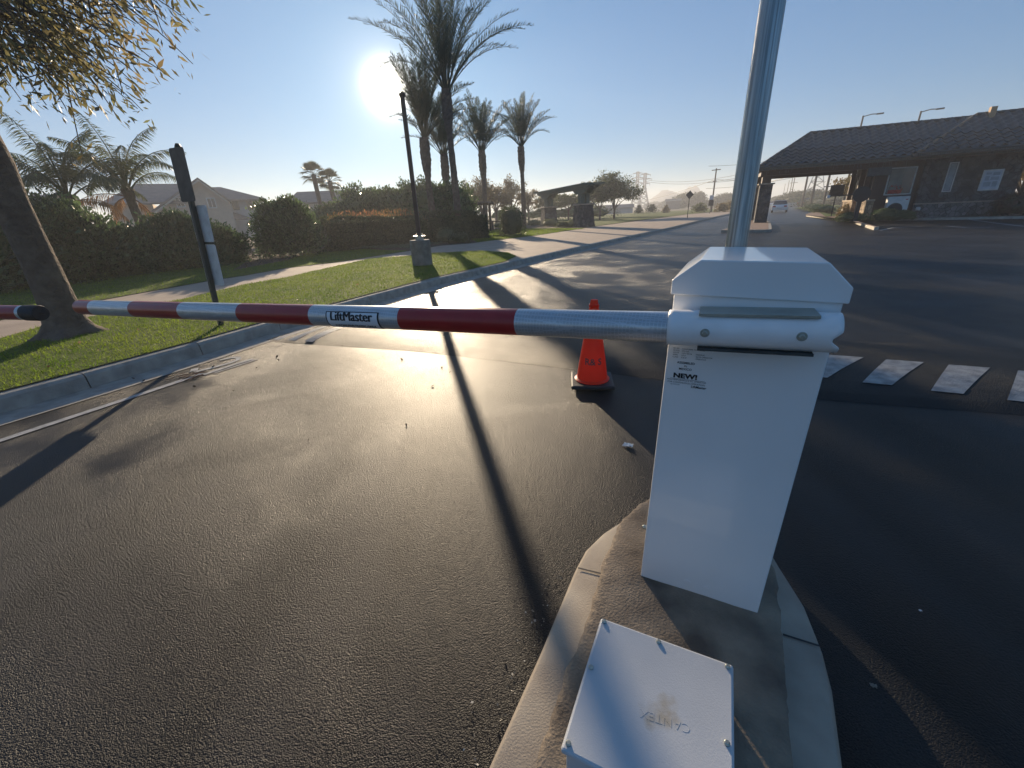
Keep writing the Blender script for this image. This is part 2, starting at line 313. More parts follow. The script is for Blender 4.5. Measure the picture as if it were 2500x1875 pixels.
# raised verge behind the kerb
kin = off(KB, .155)
vpoly = [tuple(p) for p in kin]+[(330, 1500), (-1500, 1500), (-1500, -8)]
sheet('verge_soil', vpoly, .14, dry)
bedp = [tuple(p) for p in kin[:12]]+[(12, 60), (-30, 60), (-60, 30), (-60, -8)]
sheet('planting_bed', bedp, .146, soil)
S_ = lambda l, z=.15: [tuple(at(x, y, z)[:2]) for x, y in l]
far_edge = S_([(177, 745), (261, 731), (519, 685), (600, 673), (700, 655), (821, 641), (999, 613), (1075, 600), (1154, 594), (1200, 587), (1308, 575), (1433, 556), (1553, 540), (1675, 524)])
far_edge = [(-13.5, -8), (-10, -2), (-8.4, 2.6)]+far_edge+[(35, 74), (64, 123), (120, 214)]
sheet('sidewalk', [tuple(p) for p in kin[:-1]]+far_edge[::-1], .152, walkm)
jm = MB()                                  # scored joints
for i in range(3, len(far_edge)-3):
    pass
cl = [(-8.0, .5), (-7.2, 3.2), (-6.2, 5.2), (-4.9, 7.6), (-3.1, 10.6), (-.9, 14.), (3, 20), (8, 28.5), (14, 38), (22, 51)]
for i in range(len(cl)-1):
    a = np.array(cl[i]); b = np.array(cl[i+1]); L = np.linalg.norm(b-a); d = (b-a)/L; nrm = np.array([-d[1], d[0]])
    for k in range(int(L/1.5)):
        c_ = a+d*(k+.5)*1.5
        jm.add([(*(c_+nrm*3+d*.009), .1545), (*(c_-nrm*.0+d*.009), .1545), (*(c_-nrm*.0-d*.009), .1545), (*(c_+nrm*3-d*.009), .1545)], [(0, 1, 2, 3)])
near_edge = [(-12.1, -8), (-9, -2), (-7.15, 2.4)]+S_([(0, 828), (118, 794), (439, 733), (600, 695), (700, 678), (764, 663), (904, 632), (1002, 625), (1052, 619), (1170, 613), (1240, 617)])
park = [tuple(p) for p in off(KB, .15)[:9]]
tip = at(1261, 626, .15)
park = [p for p in park if p[1] < tip[1]-.2]+[(tip[0], tip[1])]
parkway_poly = park+near_edge[::-1]
sheet('parkway_grass_base', parkway_poly, .163, grassm)['kind'] = 'structure'
strip1 = S_([(177, 718), (295, 697), (420, 680), (561, 663), (700, 636), (752, 619), (863, 607), (945, 612)])
k0 = far_edge[:10]
fe = [p for p in far_edge if p[1] < strip1[-1][1]]
strip_poly = fe+[strip1[-1]]+strip1[::-1][1:]+[(-9.6, 3.2), (-11.5, -2), (-15, -8)]
sheet('verge_lawn', strip_poly, .164, grassm)
shade_lawn = [(-15.2, -8), (-11.7, -2), (-9.8, 3.2)]+S_([(170, 722), (295, 700), (420, 683), (561, 666)])+S_([(600, 640), (520, 618), (430, 620), (300, 640), (150, 650), (0, 680)])+[(-17, 6), (-19, -8)]
sheet('shaded_lawn', shade_lawn, .158, grassm)
lawn2 = S_([(1150, 568), (1200, 561), (1300, 558.5), (1380, 558), (1428, 558.5), (1395, 562), (1308, 575.5), (1200, 588), (1165, 592), (1140, 582)])
sheet('lawn', lawn2, .166, grassm)
lawn3 = S_([(1448, 553), (1553, 538.5), (1675, 523.5), (1783, 512)])+[(64, 125), (30, 120), (10, 90), (3, 60), (4.5, 45)]
sheet('far_lawn', lawn3, .166, grassm)
# speed hump with painted stripes
hc = MB(); nx = 44; prof = [(0, -.001), (.12, .03), (.3, .06), (.55, .078), (.85, .08), (1.1, .075), (1.35, .055), (1.55, .03), (1.75, -.001)]
hl = np.array([[-3.32, 5.42], [-2.3, 5.04], [-1.17, 4.64], [.6, 3.78], [2.37, 2.85], [3.6, 2.42], [5.5, 1.75], [8, .8]])
hs_ = np.interp(np.linspace(0, 1, nx), np.linspace(0, 1, len(hl)), hl[:, 0]), np.interp(np.linspace(0, 1, nx), np.linspace(0, 1, len(hl)), hl[:, 1])
def hz(d): return float(np.interp(d, [p[0] for p in prof], [p[1] for p in prof]))
v = []; 
for i in range(nx):
    e = min(1, i/3, )
    for d, z in prof: v.append((hs_[0][i]+DR[0]*d, hs_[1][i]+DR[1]*d, .002+z*e))
k = len(prof); hc.add(v, [(i*k+j, (i+1)*k+j, (i+1)*k+j+1, i*k+j+1) for i in range(nx-1) for j in range(k-1)])
struct('speed_hump', hc, asph2, smooth=True)
sm_ = MB()
def stripe(x, w_, d0=.13, d1=.82, skew=.0):
    n_ = 7; vv = []
    for i in range(n_):
        d = d0+(d1-d0)*i/(n_-1)
        for q in (x, x+w_):
            yb = float(np.interp(q, hl[:, 0], hl[:, 1])); px = q+DR[0]*d+skew*d
            vv.append((px, yb+DR[1]*d, .0045+hz(d)*min(1, max(0, (q+3.32)/.498))))
    sm_.add(vv, [(2*i, 2*i+1, 2*i+3, 2*i+2) for i in range(n_-1)])
for x in (-3.22, -2.95, -2.68): stripe(x, .13, .06, .62)
def hump_z(x, y):
    d = 0
    for _ in range(30): d += (y-DR[1]*d-float(np.interp(x-DR[0]*d, hl[:, 0], hl[:, 1])))*.6
    return .002+hz(max(0, d))
for k in range(-1, 6):
    a = np.array([2.74+.365*k, 2.98-.19*k])+[.03, .03]; w1 = np.array([.17, -.075]); l1 = np.array([.54, .42]); w2 = np.array([.23, -.11])
    pts = [[a*(1-t_)+(a+l1)*t_+(w1*(1-t_)+w2*t_)*q for q in (0, .5, 1)] for t_ in np.linspace(0, 1, 9)]
    sm_.add([(p[0], p[1], hump_z(*p)+.003) for r_ in pts for p in r_], [(3*i+j, 3*i+j+1, 3*i+j+4, 3*i+j+3) for i in range(8) for j in range(2)])
struct('road_marking', sm_, M('pale_road_paint', (.17, .17, .17), .45, vs=13, col2=(.36, .36, .35), spec=.3, bump=.6, bs=110))
# lane edge line and worn symbol near the kerb
lm = MB()
def stroke(pts, w_, z=.006):
    a = off(pts, w_/2); b = off(pts, -w_/2)
    for i in range(len(pts)-1): lm.add([(*a[i], z), (*b[i], z), (*b[i+1], z), (*a[i+1], z)], [(0, 1, 2, 3)])
stroke([(-4.6, 1.4), (-4.0, 2.6), (-3.49, 3.67), (-3.31, 4.07), (-3.26, 4.19)], .075)
stroke([(-3.22, 4.13), (-3.1, 4.4), (-2.97, 4.62)], .055)
stroke([(-3.13, 4.17), (-3.0, 4.42), (-2.9, 4.6)], .03)
stroke([(-3.47, 4.3), (-3.41, 4.33)], .1); stroke([(-3.39, 4.24), (-3.27, 4.36), (-3.17, 4.5), (-3.14, 4.62), (-3.19, 4.7), (-3.27, 4.71), (-3.36, 4.63)], .06)
struct('lane_marking', lm, paint)
# long paint lines near the guardhouse
lm = MB()
stroke([tuple(at(x, y)[:2]) for x, y in ((2148, 563), (2180, 556), (2250, 553))], .12); stroke([tuple(at(x, y)[:2]) for x, y in ((2310, 552), (2360, 556), (2425, 555))], .12); stroke([tuple(at(x, y)[:2]) for x, y in ((2365, 536), (2440, 546), (2500, 553))], .12)
struct('parking_marking', lm, paint)
# traffic island the barrier stands on
I_out = [(-.3, .15), (-.11, .6), (.05, .9), (.21, 1.22), (.27, 1.32), (.36, 1.41), (.46, 1.48), (.56, 1.545), (.67, 1.6), (.8, 1.63), (.91, 1.6), (.98, 1.51), (1.0, 1.4), (1.0, 1.3), (.985, 1.2), (.965, 1.02), (.915, .86), (.865, .75), (.76, .57), (.5, .15)]
def shrink(poly, d):
    return [tuple(p) for p in off(poly, -d)]
rings = [(0, -.01), (0, .125), (.012, .143), (.03, .15), (.2, .152)]
kmb = MB(); n_ = len(I_out); vv = []
for d, z in rings:
    for q in shrink(I_out, d): vv.append((q[0], q[1], z))
kmb.add(vv, [(r*n_+i, r*n_+i+1, (r+1)*n_+i+1, (r+1)*n_+i) for r in range(len(rings)-1) for i in range(n_-1)]+[tuple(range(4*n_, 5*n_))])
for a_, b_ in ((at(1411, 1388, .15), at(1470, 1403, .15)), (at(2001, 1579, .15), at(1911, 1551, .15))):
    a = a_[:2]; b = b_[:2]; t_ = (b-a)/np.linalg.norm(b-a); q = np.array([-t_[1], t_[0]])*.0035
    kmb.add([(*(a+q), .1535), (*(a-q), .1535), (*(b-q), .1545), (*(b+q), .1545)], [(3, 2, 1, 0)], 1)
io = kmb.build('traffic_island', [conc, ink], None, 'auto'); tag(io, kind='structure')
padl = [(-.15, .25), (.02, .58), (.105, .76), (.215, .96), (.305, 1.17), (.42, 1.375), (.53, 1.48), (.66, 1.56), (.8, 1.585), (.89, 1.53), (.94, 1.4), (.93, 1.25), (.89, 1.08), (.74, .8), (.6, .54), (.42, .2)]
# rough mortar pad: gridded top with real unevenness
bm = bmesh.new(); P2 = [np.array(p) for p in padl]
from mathutils.geometry import tessellate_polygon
from mathutils import noise as mnoise
bm.faces.new([bm.verts.new((p[0], p[1], .222)) for p in padl])
for ax in (0, 1):
    lo, hi = (-.2, 1.1) if ax == 0 else (.2, 1.9)
    for k in np.arange(lo, hi, .02):
        c_ = [0, 0, 0]; nn = [0, 0, 0]; c_[ax] = k; nn[ax] = 1
        bmesh.ops.bisect_plane(bm, geom=bm.verts[:]+bm.edges[:]+bm.faces[:], plane_co=c_, plane_no=nn)
bedge = [e for e in bm.edges if e.is_boundary]; bverts = {v_ for e in bedge for v_ in e.verts}
for v_ in bm.verts:
    q = v_.co; nz = mnoise.fractal(Vector((q.x*9, q.y*9, 0)), .9, 2.2, 5)
    q.z += nz*.0022
for v_ in bverts:
    q = v_.co; s_ = mnoise.fractal(Vector((q.x*22, q.y*22, 3)), .8, 2, 4); s2 = mnoise.noise(Vector((q.x*22, q.y*22, 9)))
    q.x += s_*.008; q.y += s2*.008; q.z -= .004
r_ = bmesh.ops.extrude_edge_only(bm, edges=bedge)
for v_ in [g for g in r_['geom'] if isinstance(g, bmesh.types.BMVert)]: v_.co.z = .15
bmesh.ops.recalc_face_normals(bm, faces=bm.faces[:])
me = bpy.data.meshes.new('mortar_pad'); bm.to_mesh(me); bm.free(); me.materials.append(padm); me.polygons.foreach_set('use_smooth', [True]*len(me.polygons))
o = bpy.data.objects.new('mortar_pad', me); COL.objects.link(o); tag(o, kind='structure')
# ================================================================== BARRIER
BL = np.array([.419, 1.098, .222]); th = math.atan2(-.467, .884)
bar = thing('barrier_gate', 'white barrier operator cabinet with red and silver striped arm across the lane', 'barrier gate', BL, th)
# local: x along the face to the right, y away, z up from the pad
TILT = np.array(Matrix.Rotation(R(.95), 4, 'Y')); mb = MB(); mb.box((.001, 0, -.006), (.361, .36, .99), 0, TILT, bev=.004); mb.build('cabinet', whitep, bar)
lid = MB(); pr = [(-.007, .985), (-.007, 1.022), (.054, 1.073), (.316, 1.073), (.37, 1.02), (.37, .985)]
lid.wall(pr, -.008, .368, 0, TILT)
b = lid.build('lid', whitep, bar)
bv = b.modifiers.new('b', 'BEVEL'); bv.width = .003; bv.segments = 2
# arm: parts in arm frame, drooping slightly to the far end
X = Matrix.Translation((.2, -.05, .9162))@Matrix.Rotation(R(2.5), 4, 'Z')@Matrix.Rotation(-math.atan(.0285), 4, 'Y')@Matrix.Translation((-.2, 0, 0))
ra = .0395; bounds = [(-3.06, -2.897, 0), (-2.897, -2.495, 1), (-2.495, -2.077, 0), (-2.077, -1.66, 1), (-1.66, -1.239, 0), (-1.239, -.824, 1), (-.824, -.4, 0), (-.4, .03, 1)]
mb = MB(); n_ = 40; xs = [bounds[0][0]]+[q[1] for q in bounds]
vv = [(x, math.cos(2*math.pi*j/n_)*ra, math.sin(2*math.pi*j/n_)*ra) for x in xs for j in range(n_)]
for i, q in enumerate(bounds):
    mb.add([vv[i*n_+j] for j in range(n_)]+[vv[(i+1)*n_+j] for j in range(n_)], [(j, n_+j, n_+(j+1) % n_, (j+1) % n_) for j in range(n_)], 0 if q[2] == 0 else 1, np.array(X))
mb.add([(xs[0], math.cos(2*math.pi*j/n_)*ra, math.sin(2*math.pi*j/n_)*ra) for j in range(n_)], [tuple(range(n_))], 2, np.array(X))
arm = mb.build('boom_arm', [redr, silv, black], bar, 'auto')
# white sleeve with a chipped right end
mb = MB(); rs = .0415; nn_ = 48; cols = 30; vv = []
for i in range(cols+1):
    for j in range(nn_):
        a = 2*math.pi*j/nn_; x1 = .372
        if i > cols-4:
            # chip on the front face, lower half
            d_ = abs(((a-math.radians(190)+math.pi) % (2*math.pi))-math.pi); x1 -= max(0, .45-d_)*.045*(1 if i == cols else .6)
            pass
        x = .018+(x1-.018)*i/cols
        vv.append((x, math.cos(a)*rs, math.sin(a)*rs))
mb.add(vv, [(i*nn_+j, (i+1)*nn_+j, (i+1)*nn_+(j+1) % nn_, i*nn_+(j+1) % nn_) for i in range(cols) for j in range(nn_)], 0, np.array(X))
mb.add([(.35, math.cos(2*math.pi*j/nn_)*rs*.97, math.sin(2*math.pi*j/nn_)*rs*.97) for j in range(nn_)], [tuple(range(nn_))], 0, np.array(X))
slv = mb.build('arm_sleeve', [pvc, signdark], bar, 'auto')
slm = slv.modifiers.new('s', 'SOLIDIFY'); slm.thickness = .003
# clamp plates above and below, bolts, scuffs
mb = MB(); mb.box((.087, -.03, .0415), (.329, .045, .0455), 0, np.array(X), bev=.0015); mb.box((.087, -.034, .0375), (.329, -.029, .0455), 0, np.array(X), bev=.001); mb.build('clamp_plate', zinc, bar)
mb = MB(); mb.box((.09, -.03, -.0475), (.33, .045, -.0425), 0, np.array(X), bev=.002); mb.box((.09, -.032, -.049), (.33, -.027, -.0425), 0, np.array(X), bev=.001); mb.build('clamp_plate', signdark, bar)
for x in (.104, .299):
    mb = MB(); A = Matrix(X)@Matrix.Translation((x, -.0415, .0))@Matrix.Rotation(R(90), 4, 'X')
    mb.lathe([(.0105, 0), (.0105, .003), (.01, .0035)], 24, 0, X=np.array(A)); mb.lathe([(.0065, .0035), (.0065, .008), (.005, .0095)], 6, 0, X=np.array(A)); mb.build('bolt', zinc, bar, 'auto')
mb = MB()
for _ in range(5):
    x = .325+rng.random()*.03; a = R(180+rng.integers(-25, 40)); dx = .004+rng.random()*.012
    pts = [(x, math.cos(a)*(rs+.0008), math.sin(a)*(rs+.0008)), (x+dx, math.cos(a+.05)*(rs+.0008), math.sin(a+.05)*(rs+.0008))]
    mb.tube(pts, .0004, 4, 0, X=np.array(X))
mb.build('scuff_mark', ink, bar)
# sticker wrapped on the tube
def onarm(x0, zc, r_):
    def f(x, y, z):
        a = (y+zc)/ra; return (x0+x, -math.cos(a)*(r_+z), math.sin(a)*(r_+z))
    return f
mb = MB()
def patch(x0, x1, y0, y1, r_, mi):
    ys = np.linspace(y0, y1, 14); vv = [(x, -math.cos(y/ra)*r_, math.sin(y/ra)*r_) for y in ys for x in (x0, x1)]
    mb.add(vv, [(2*i, 2*i+1, 2*i+3, 2*i+2) for i in range(13)], mi, np.array(X))
patch(-1.148, -.902, -.05, .026, ra+.0006, 1); patch(-1.142, -.909, -.05, .0225, ra+.0012, 0)
mb.heavy('LiftMaster', .046, np.array(X), 1, .0022, -.006, 1.04, -1.028, ra+.002)
mb.heavy('AUTOMOTIVE TRAFFIC ONLY', .0145, np.array(X), 1, .0008, -.0315, .98, -1.02, ra+.002)
mb.build('brand_sticker', [stick, ink], arm)
# print on the cabinet face
mb = MB(); F2 = Matrix.Translation((.068, -.0012, .89))@Matrix.Rotation(R(90), 4, 'X')
def prt(t, x, z, s_, b=0., al='CENTER', sx=1.): mb.text(t, s_, np.array(Matrix.Translation((x, -.0012, z))@Matrix.Rotation(R(90), 4, 'X')), 0, bold=b, align=al, sx=sx)
for i, (a_, b_, c_) in enumerate((('UL 325', 'CONFORMS TO ANSI/UL', ''), ('MODEL', 'STD 325', ''), ('VOLTS', '120 V 60 Hz', 'PARKING'), ('AMPS', '5.0 A', 'GATE OPERATOR'), ('CLASS', 'II III IV', 'OPERATOR'))):
    z = .838-i*.0062
    prt(a_, .03, z, .0052, 0, 'LEFT'); prt(b_, .052, z-.0006, .0052, 0, 'LEFT'); prt(c_, .088, z-.001, .0052, 0, 'LEFT')
prt('ASSEMBLED', .066, .797, .0088, .0001); prt('IN', .066, .788, .0076); prt('MEXICO', .066, .779, .0088, .0001)
prt('NEW!', .068, .7555, .0185, .0009, sx=1.3)
prt('HIGH PERFORMANCE DC OPERATOR', .072, .7465, .006); prt('FOR CONTINUOUS OPERATION', .072, .739, .0066); prt('DC MOTOR', .032, .733, .0045, 0, 'LEFT'); prt('LiftMaster', .105, .73, .0095, .0002)
mb.box((.03, -.0012, .7518), (.118, -.0008, .7524)); mb.build('data_sticker', ink, bar)
# screw caps at the foot, latch on the left side
for x in (.15, .21):
    mb = MB(); A = Matrix.Translation((x, 0, .035))@Matrix.Rotation(R(90), 4, 'X'); mb.lathe([(.011, 0), (.011, .0012), (.009, .0016)], 20, 0, X=np.array(A)); mb.build('screw_cap', whitep, bar, 'auto')
mb = MB(); mb.box((-.008, .1, .09), (.008, .125, .13), bev=.004); mb.lathe([(.008, 0), (.008, .012), (.005, .016)], 12, 0, X=np.array(Matrix.Translation((-.006, .11, .12))@Matrix.Rotation(R(-90), 4, 'Y'))); mb.build('latch', zinc, bar)
# other arm, coming from the left
e1 = np.array([-2.78, 2.5, 1.0]); e0 = e1+np.array([-.55, .10, .012])*4
ob = thing('barrier_gate', 'second striped barrier arm with black end cap, entering at the left edge', 'barrier gate', e1)
mb = MB(); L = e0-e1; dd = L/np.linalg.norm(L)
for k, (a_, b_) in enumerate(((.05, .12), (.12, .42), (.42, .75), (.75, 1.1), (1.1, 1.5), (1.5, 2.2))): mb.tube([dd*a_, dd*b_], .043, 28, k % 2, cap=False)
mb.build("boom_arm", [silv, redr], ob, "auto")
mb = MB(); mb.tube([dd*.09, dd*.0, dd*-.012], [.0465, .0465, .042], 28, 0); mb.tube([dd*-.012, dd*-.04], .008, 8); mb.build('end_cap', black, ob, 'auto')
# post under it far out of frame
mb = MB(); pe = e0-e1; mb.lathe([(.05, -1.0), (.05, pe[2]-.03)], 16, 0, c=(pe[0], pe[1])); mb.build('support_post', galv, ob, 'auto')
# galvanised pole
gp_ = thing('steel_pole', 'tall galvanised steel pole rising behind the white barrier cabinet', 'pole', (.787, 1.483, .2))
mb = MB(); mb.lathe([(.0335, -.04), (.0335, 4.6), (.03, 4.62)], 40); mb.tube([(-.0, -.0335, 0), (-.0, -.0335, 4.6)], .0014, 6); pt = mb.build('tube', galv.copy(), gp_, 'auto'); gm2 = pt.data.materials[0]; gm2.name = 'streaked_galvanised_steel'; q_ = gm2.node_tree; mpp = N(q_, 'ShaderNodeMapping'); mpp.inputs['Scale'].default_value = (30, 30, .7); tq = [n for n in q_.nodes if n.type == 'TEX_COORD'][0]; tn = [n for n in q_.nodes if n.type == 'TEX_NOISE'][0]; q_.links.new(tq.outputs['Object'], mpp.inputs[0]); q_.links.new(mpp.outputs[0], tn.inputs['Vector']); mxq = [n for n in q_.nodes if n.type == 'MIX'][0]; mxq.inputs[6].default_value = (.2, .22, .23, 1); mxq.inputs[7].default_value = (.5, .54, .55, 1)
mb = MB(); mb.lathe([(.055, -.04), (.055, .04), (.048, .048)], 32); mb.build('base_collar', galv, gp_, 'auto')
# junction box on the island
J = [np.array([.22, .84]), np.array([.52, .69]), np.array([.425, .485]), np.array([.07, .53])]
jx = J[1]-J[0]; jth = math.atan2(jx[1], jx[0]); jo = (J[0][0], J[0][1], .2)
jb = thing('junction_box', 'grey plastic junction box with screwed rust-stained lid on the island', 'junction box', jo, jth)
def jl(p): d = np.array(p)-J[0]; return (d[0]*math.cos(-jth)-d[1]*math.sin(-jth), d[0]*math.sin(-jth)+d[1]*math.cos(-jth))
W_, H_ = np.linalg.norm(jx), .345
mb = MB(); mb.box((.008, -H_+.008, 0), (W_-.008, -.008, .135), bev=.01); mb.build('body', greyp, jb)
mb = MB(); mb.box((0, -H_, .135), (W_, 0, .152), bev=.006)
jlid = mb.build('lid', greyp, jb)
t = greyp.copy(); t.name = 'grey_lid_stained'; jlid.data.materials[0] = t; nt_ = t.node_tree; p = nt_.nodes['Principled BSDF']
c_ = N(nt_, 'ShaderNodeTexCoord'); mp = N(nt_, 'ShaderNodeMapping'); mp.inputs['Location'].default_value = (-W_*.6*7, .19*7, 0); mp.inputs['Scale'].default_value = (7*1.35, 7, 0)
nz = N(nt_, 'ShaderNodeTexNoise'); nz.inputs['Scale'].default_value = 22; nz.inputs['Detail'].default_value = 6; ln = N(nt_, 'ShaderNodeVectorMath', operation='LENGTH')
mp.inputs['Location'].default_value = (-W_*.55*15, .185*12, 0); mp.inputs['Scale'].default_value = (15, 12, 0)
nt_.links.new(c_.outputs['Object'], mp.inputs[0]); nt_.links.new(mp.outputs[0], ln.inputs[0]); nt_.links.new(c_.outputs['Object'], nz.inputs['Vector'])
ad = N(nt_, 'ShaderNodeMath', operation='MULTIPLY_ADD'); ad.inputs[1].default_value = 1.6; nt_.links.new(nz.outputs[0], ad.inputs[0]); nt_.links.new(ln.outputs['Value'], ad.inputs[2])
k_ = N(nt_, 'ShaderNodeMapRange'); k_.inputs[1].default_value = .85; k_.inputs[2].default_value = 1.35; k_.inputs[3].default_value = .8; k_.inputs[4].default_value = 0; nt_.links.new(ad.outputs[0], k_.inputs[0])
mx = N(nt_, 'ShaderNodeMix', data_type='RGBA'); src = p.inputs['Base Color'].links[0].from_socket; nt_.links.new(src, mx.inputs[6]); mx.inputs[7].default_value = (.38, .31, .2, 1)
nt_.links.new(k_.outputs[0], mx.inputs[0]); nt_.links.new(mx.outputs[2], p.inputs['Base Color'])
for x, y in ((.012, -.012), (W_*.47, -.013), (W_-.014, -.012), (.013, -.15), (W_-.015, -.19), (.013, -H_+.016), (W_-.015, -H_+.016)):
    mb = MB(); mb.lathe([(.0062, .152), (.0062, .156), (.004, .159)], 14, 0, c=(x, y)); mb.build('screw', zinc, jlid, 'auto')
mb = MB(); mb.text('CANTEX', .027, np.array(Matrix.Translation((W_*.58, -.19, .1522))@Matrix.Rotation(R(180+6), 4, 'Z')), 0, depth=.0003, bold=-.0004); mb.build('embossed_letters', t, jlid)
# ================================================================== CONE
cn = thing('traffic_cone', 'orange traffic cone with black base standing on the speed hump', 'traffic cone', (.70, 3.38, .02), R(-8))
mb = MB(); mb.box((-.18, -.18, 0), (.18, .18, .035), bev=.012); mb.build('base', black, cn)
mb = MB(); mb.lathe([(.145, .036), (.15, .045), (.13, .055), (.112, .2), (.08, .4), (.05, .6), (.038, .665), (.041, .67), (.041, .685), (.034, .69), (.028, .72), (.028, .725)], 40)
cb = mb.build('cone_body', orange, cn, 'auto')
def oncone(zc, r0):
    def f(x, y, z):
        h = zc+y; r = float(np.interp(h, [.055, .2, .4, .6], [.13, .112, .08, .05]))+r0; a = x/r; return (math.sin(a)*r, -math.cos(a)*r, h)
    return f
mb = MB(); mb.text('R& S', .075, np.eye(4), 0, bold=.0012, curl=oncone(.2, .002)); mb.build('lettering', signdark, cb)
# litter
def scrap(name, label, x, y, z, s_, m, cat='litter'):
    g = 6; v = []; 
    for i in range(g):
        for j in range(g): v.append(((i/(g-1)-.5)*s_+rng.normal()*s_*.06, (j/(g-1)-.5)*s_*.7+rng.normal()*s_*.06, abs(rng.normal())*s_*.22+.004))
    mb = MB(); mb.add(v, [(i*g+j, (i+1)*g+j, (i+1)*g+j+1, i*g+j+1) for i in range(g-1) for j in range(g-1)])
    o = mb.build(name, m, None, False, (x, y, z)); o.rotation_euler.z = rng.random()*3; return tag(o, label, cat)
q = at(1532, 1090); scrap('crumpled_paper', 'crumpled white paper scrap on the asphalt beside the barrier cabinet', q[0], q[1], .0, .055, litter)
q = at(2131, 1677); scrap('paper_scrap', 'small beige paper scrap on the dark asphalt right of the island', q[0], q[1], .0, .018, conc)
q = at(2246, 1493); scrap('paper_scrap', 'tiny white scrap on the dark asphalt at the right', q[0], q[1], 0, .01, litter)
mb = MB()
C = []
for x, y in ((710, 860), (698, 880), (678, 875), (680, 878), (625, 902), (614, 948), (570, 957), (475, 945), (444, 933), (486, 892), (835, 843), (520, 896), (330, 925)):
    q = at(x+rng.normal()*2, y+rng.normal()*2); C.append((q[0], q[1], .012))
for _ in range(30):
    q = (rng.uniform(-4, -.5), rng.uniform(2.5, 9)); C.append((q[0], q[1], .008))
mb.quads(leaves(np.array(C), .03, .5)); tag(mb.build('fallen_leaves', darkleaf), kind='stuff')
mb = MB(); C = []
for _ in range(90):
    t_ = rng.random(); a = np.array([-.14, .55])*(1-t_)+np.array([.22, 1.32])*t_; a = a+np.array([-.03-abs(rng.normal())*.05, .02]); C.append((a[0], a[1], .006))
for _ in range(180):
    i = rng.integers(3, 8); t_ = rng.random(); a = np.array(gin[i])*(1-t_)+np.array(gin[i+1])*t_; C.append((a[0]-.1*rng.random(), a[1]+.04*rng.normal(), .012))
mb.quads(leaves(np.array(C), .007, .7)); tag(mb.build('loose_grit', M('grit', (.4, .38, .34), .9, island=.5)), kind='stuff')
tw = MB(); 
for _ in range(14):
    q = at(445+rng.normal()*18, 925+rng.normal()*3); d = np.array([.55, .8, 0])*rng.uniform(.06, .2); tw.tube([q+[0, 0, .01], q+d*.5+rng.normal(size=3)*.01+[0, 0, .012], q+d+[0, 0, .012]], .003, 4)
tag(tw.build('fallen_twigs', M('reddish_twig', (.12, .05, .03), .8)), 'small heap of reddish dry twigs on the road by the painted line', 'twigs')
# ================================================================== LAMP POST, SIGN POST
lp = thing('lamp_post', 'bronze lamp post on a round concrete pedestal in the grass strip', 'lamp post', (-2.42, 12.55, .15))
mb = MB(); mb.lathe([(.285, -.02), (.285, .68), (.27, .7), (0.02, .7)], 36); mb.build('pedestal', M('pedestal_concrete', (.2, .19, .17), .9, vs=6, var=.3, bump=.4, bs=40), lp, 'auto')
mb = MB(); mb.lathe([(.17, .79), (.17, .81), (.02, .81)], 24); mb.lathe([(.11, .702), (.11, .79)], 16)
for a in range(4): mb.lathe([(.012, .7), (.012, .86)], 8, 0, c=(.12*math.cos(a*1.57+.7), .12*math.sin(a*1.57+.7)))
mb.build('base_plate', zinc, lp, 'auto')
mb = MB(); mb.box((-.052, -.052, .8), (.052, .052, 4.12), bev=.008); mb.build('pole', bronze, lp)
mb = MB(); mb.lathe([(.07, 4.12), (.085, 4.15), (.085, 4.2), (.02, 4.21)], 20); mb.build('lamp_head', bronze, lp, 'auto')
sx_, sy_ = at(478*1.1302, 703*1.1302, .16)[:2]
sp = thing('sign_post', 'dark green post with three sign panels seen from behind, leaning in the grass', 'sign post', (sx_, sy_, .15), 0)
top = vd(383*1.1302, 312*1.1302, math.hypot(sx_, sy_)+.02)
lean = Vector((top[0]-sx_, top[1]-sy_, top[2]-.15)); Lp = lean.length
ex = Vector((math.cos(R(-28)), math.sin(R(-28)), 0)); ez = lean.normalized(); ex = (ex-ez*ex.dot(ez)).normalized(); ey = ez.cross(ex)
SX = Matrix((( *[ex[0], ey[0], ez[0]], 0), ( *[ex[1], ey[1], ez[1]], 0), (*[ex[2], ey[2], ez[2]], 0), (0, 0, 0, 1)))
SXn = np.array(SX)
mb = MB(); mb.box((-.028, -.028, -.05), (.028, .028, Lp-.02), 0, SXn, bev=.006); mb.lathe([(.03, Lp-.03), (.034, Lp-.02), (.02, Lp+.01)], 12, 0, X=SXn); mb.build('post', dgreen, sp)
def rpanel(mb, x0, x1, z0, z1, y0, y1, r, mi=0):
    poly = []
    for cx, cz, a0 in ((x1-r, z1-r, 0), (x0+r, z1-r, 90), (x0+r, z0+r, 180), (x1-r, z0+r, 270)):
        for k in range(5): a = R(a0+k*22.5); poly.append((cx+r*math.cos(a), cz+r*math.sin(a)))
    mb.wall(poly[::-1], y0, y1, mi, SXn)
mb = MB(); rpanel(mb, -.13, .17, Lp-.64, Lp-.04, -.045, -.033, .03); mb.build('sign_panel', signdark, sp)['label'] = 'dark upper sign panel'
mb = MB(); rpanel(mb, -.15, .22, Lp-1.12, Lp-.68, .036, .046, .02); mb.build('sign_panel', signback, sp)['label'] = 'white middle sign panel'
mb = MB(); rpanel(mb, -.15, .22, Lp-1.67, Lp-1.15, .036, .046, .03); mb.build('sign_panel', signback, sp)['label'] = 'white lower sign panel'
mb = MB(); mb.box((-.09, .028, Lp-1.148), (.22, .04, Lp-1.122), 0, SXn); mb.build('bracket', dgreen, sp)
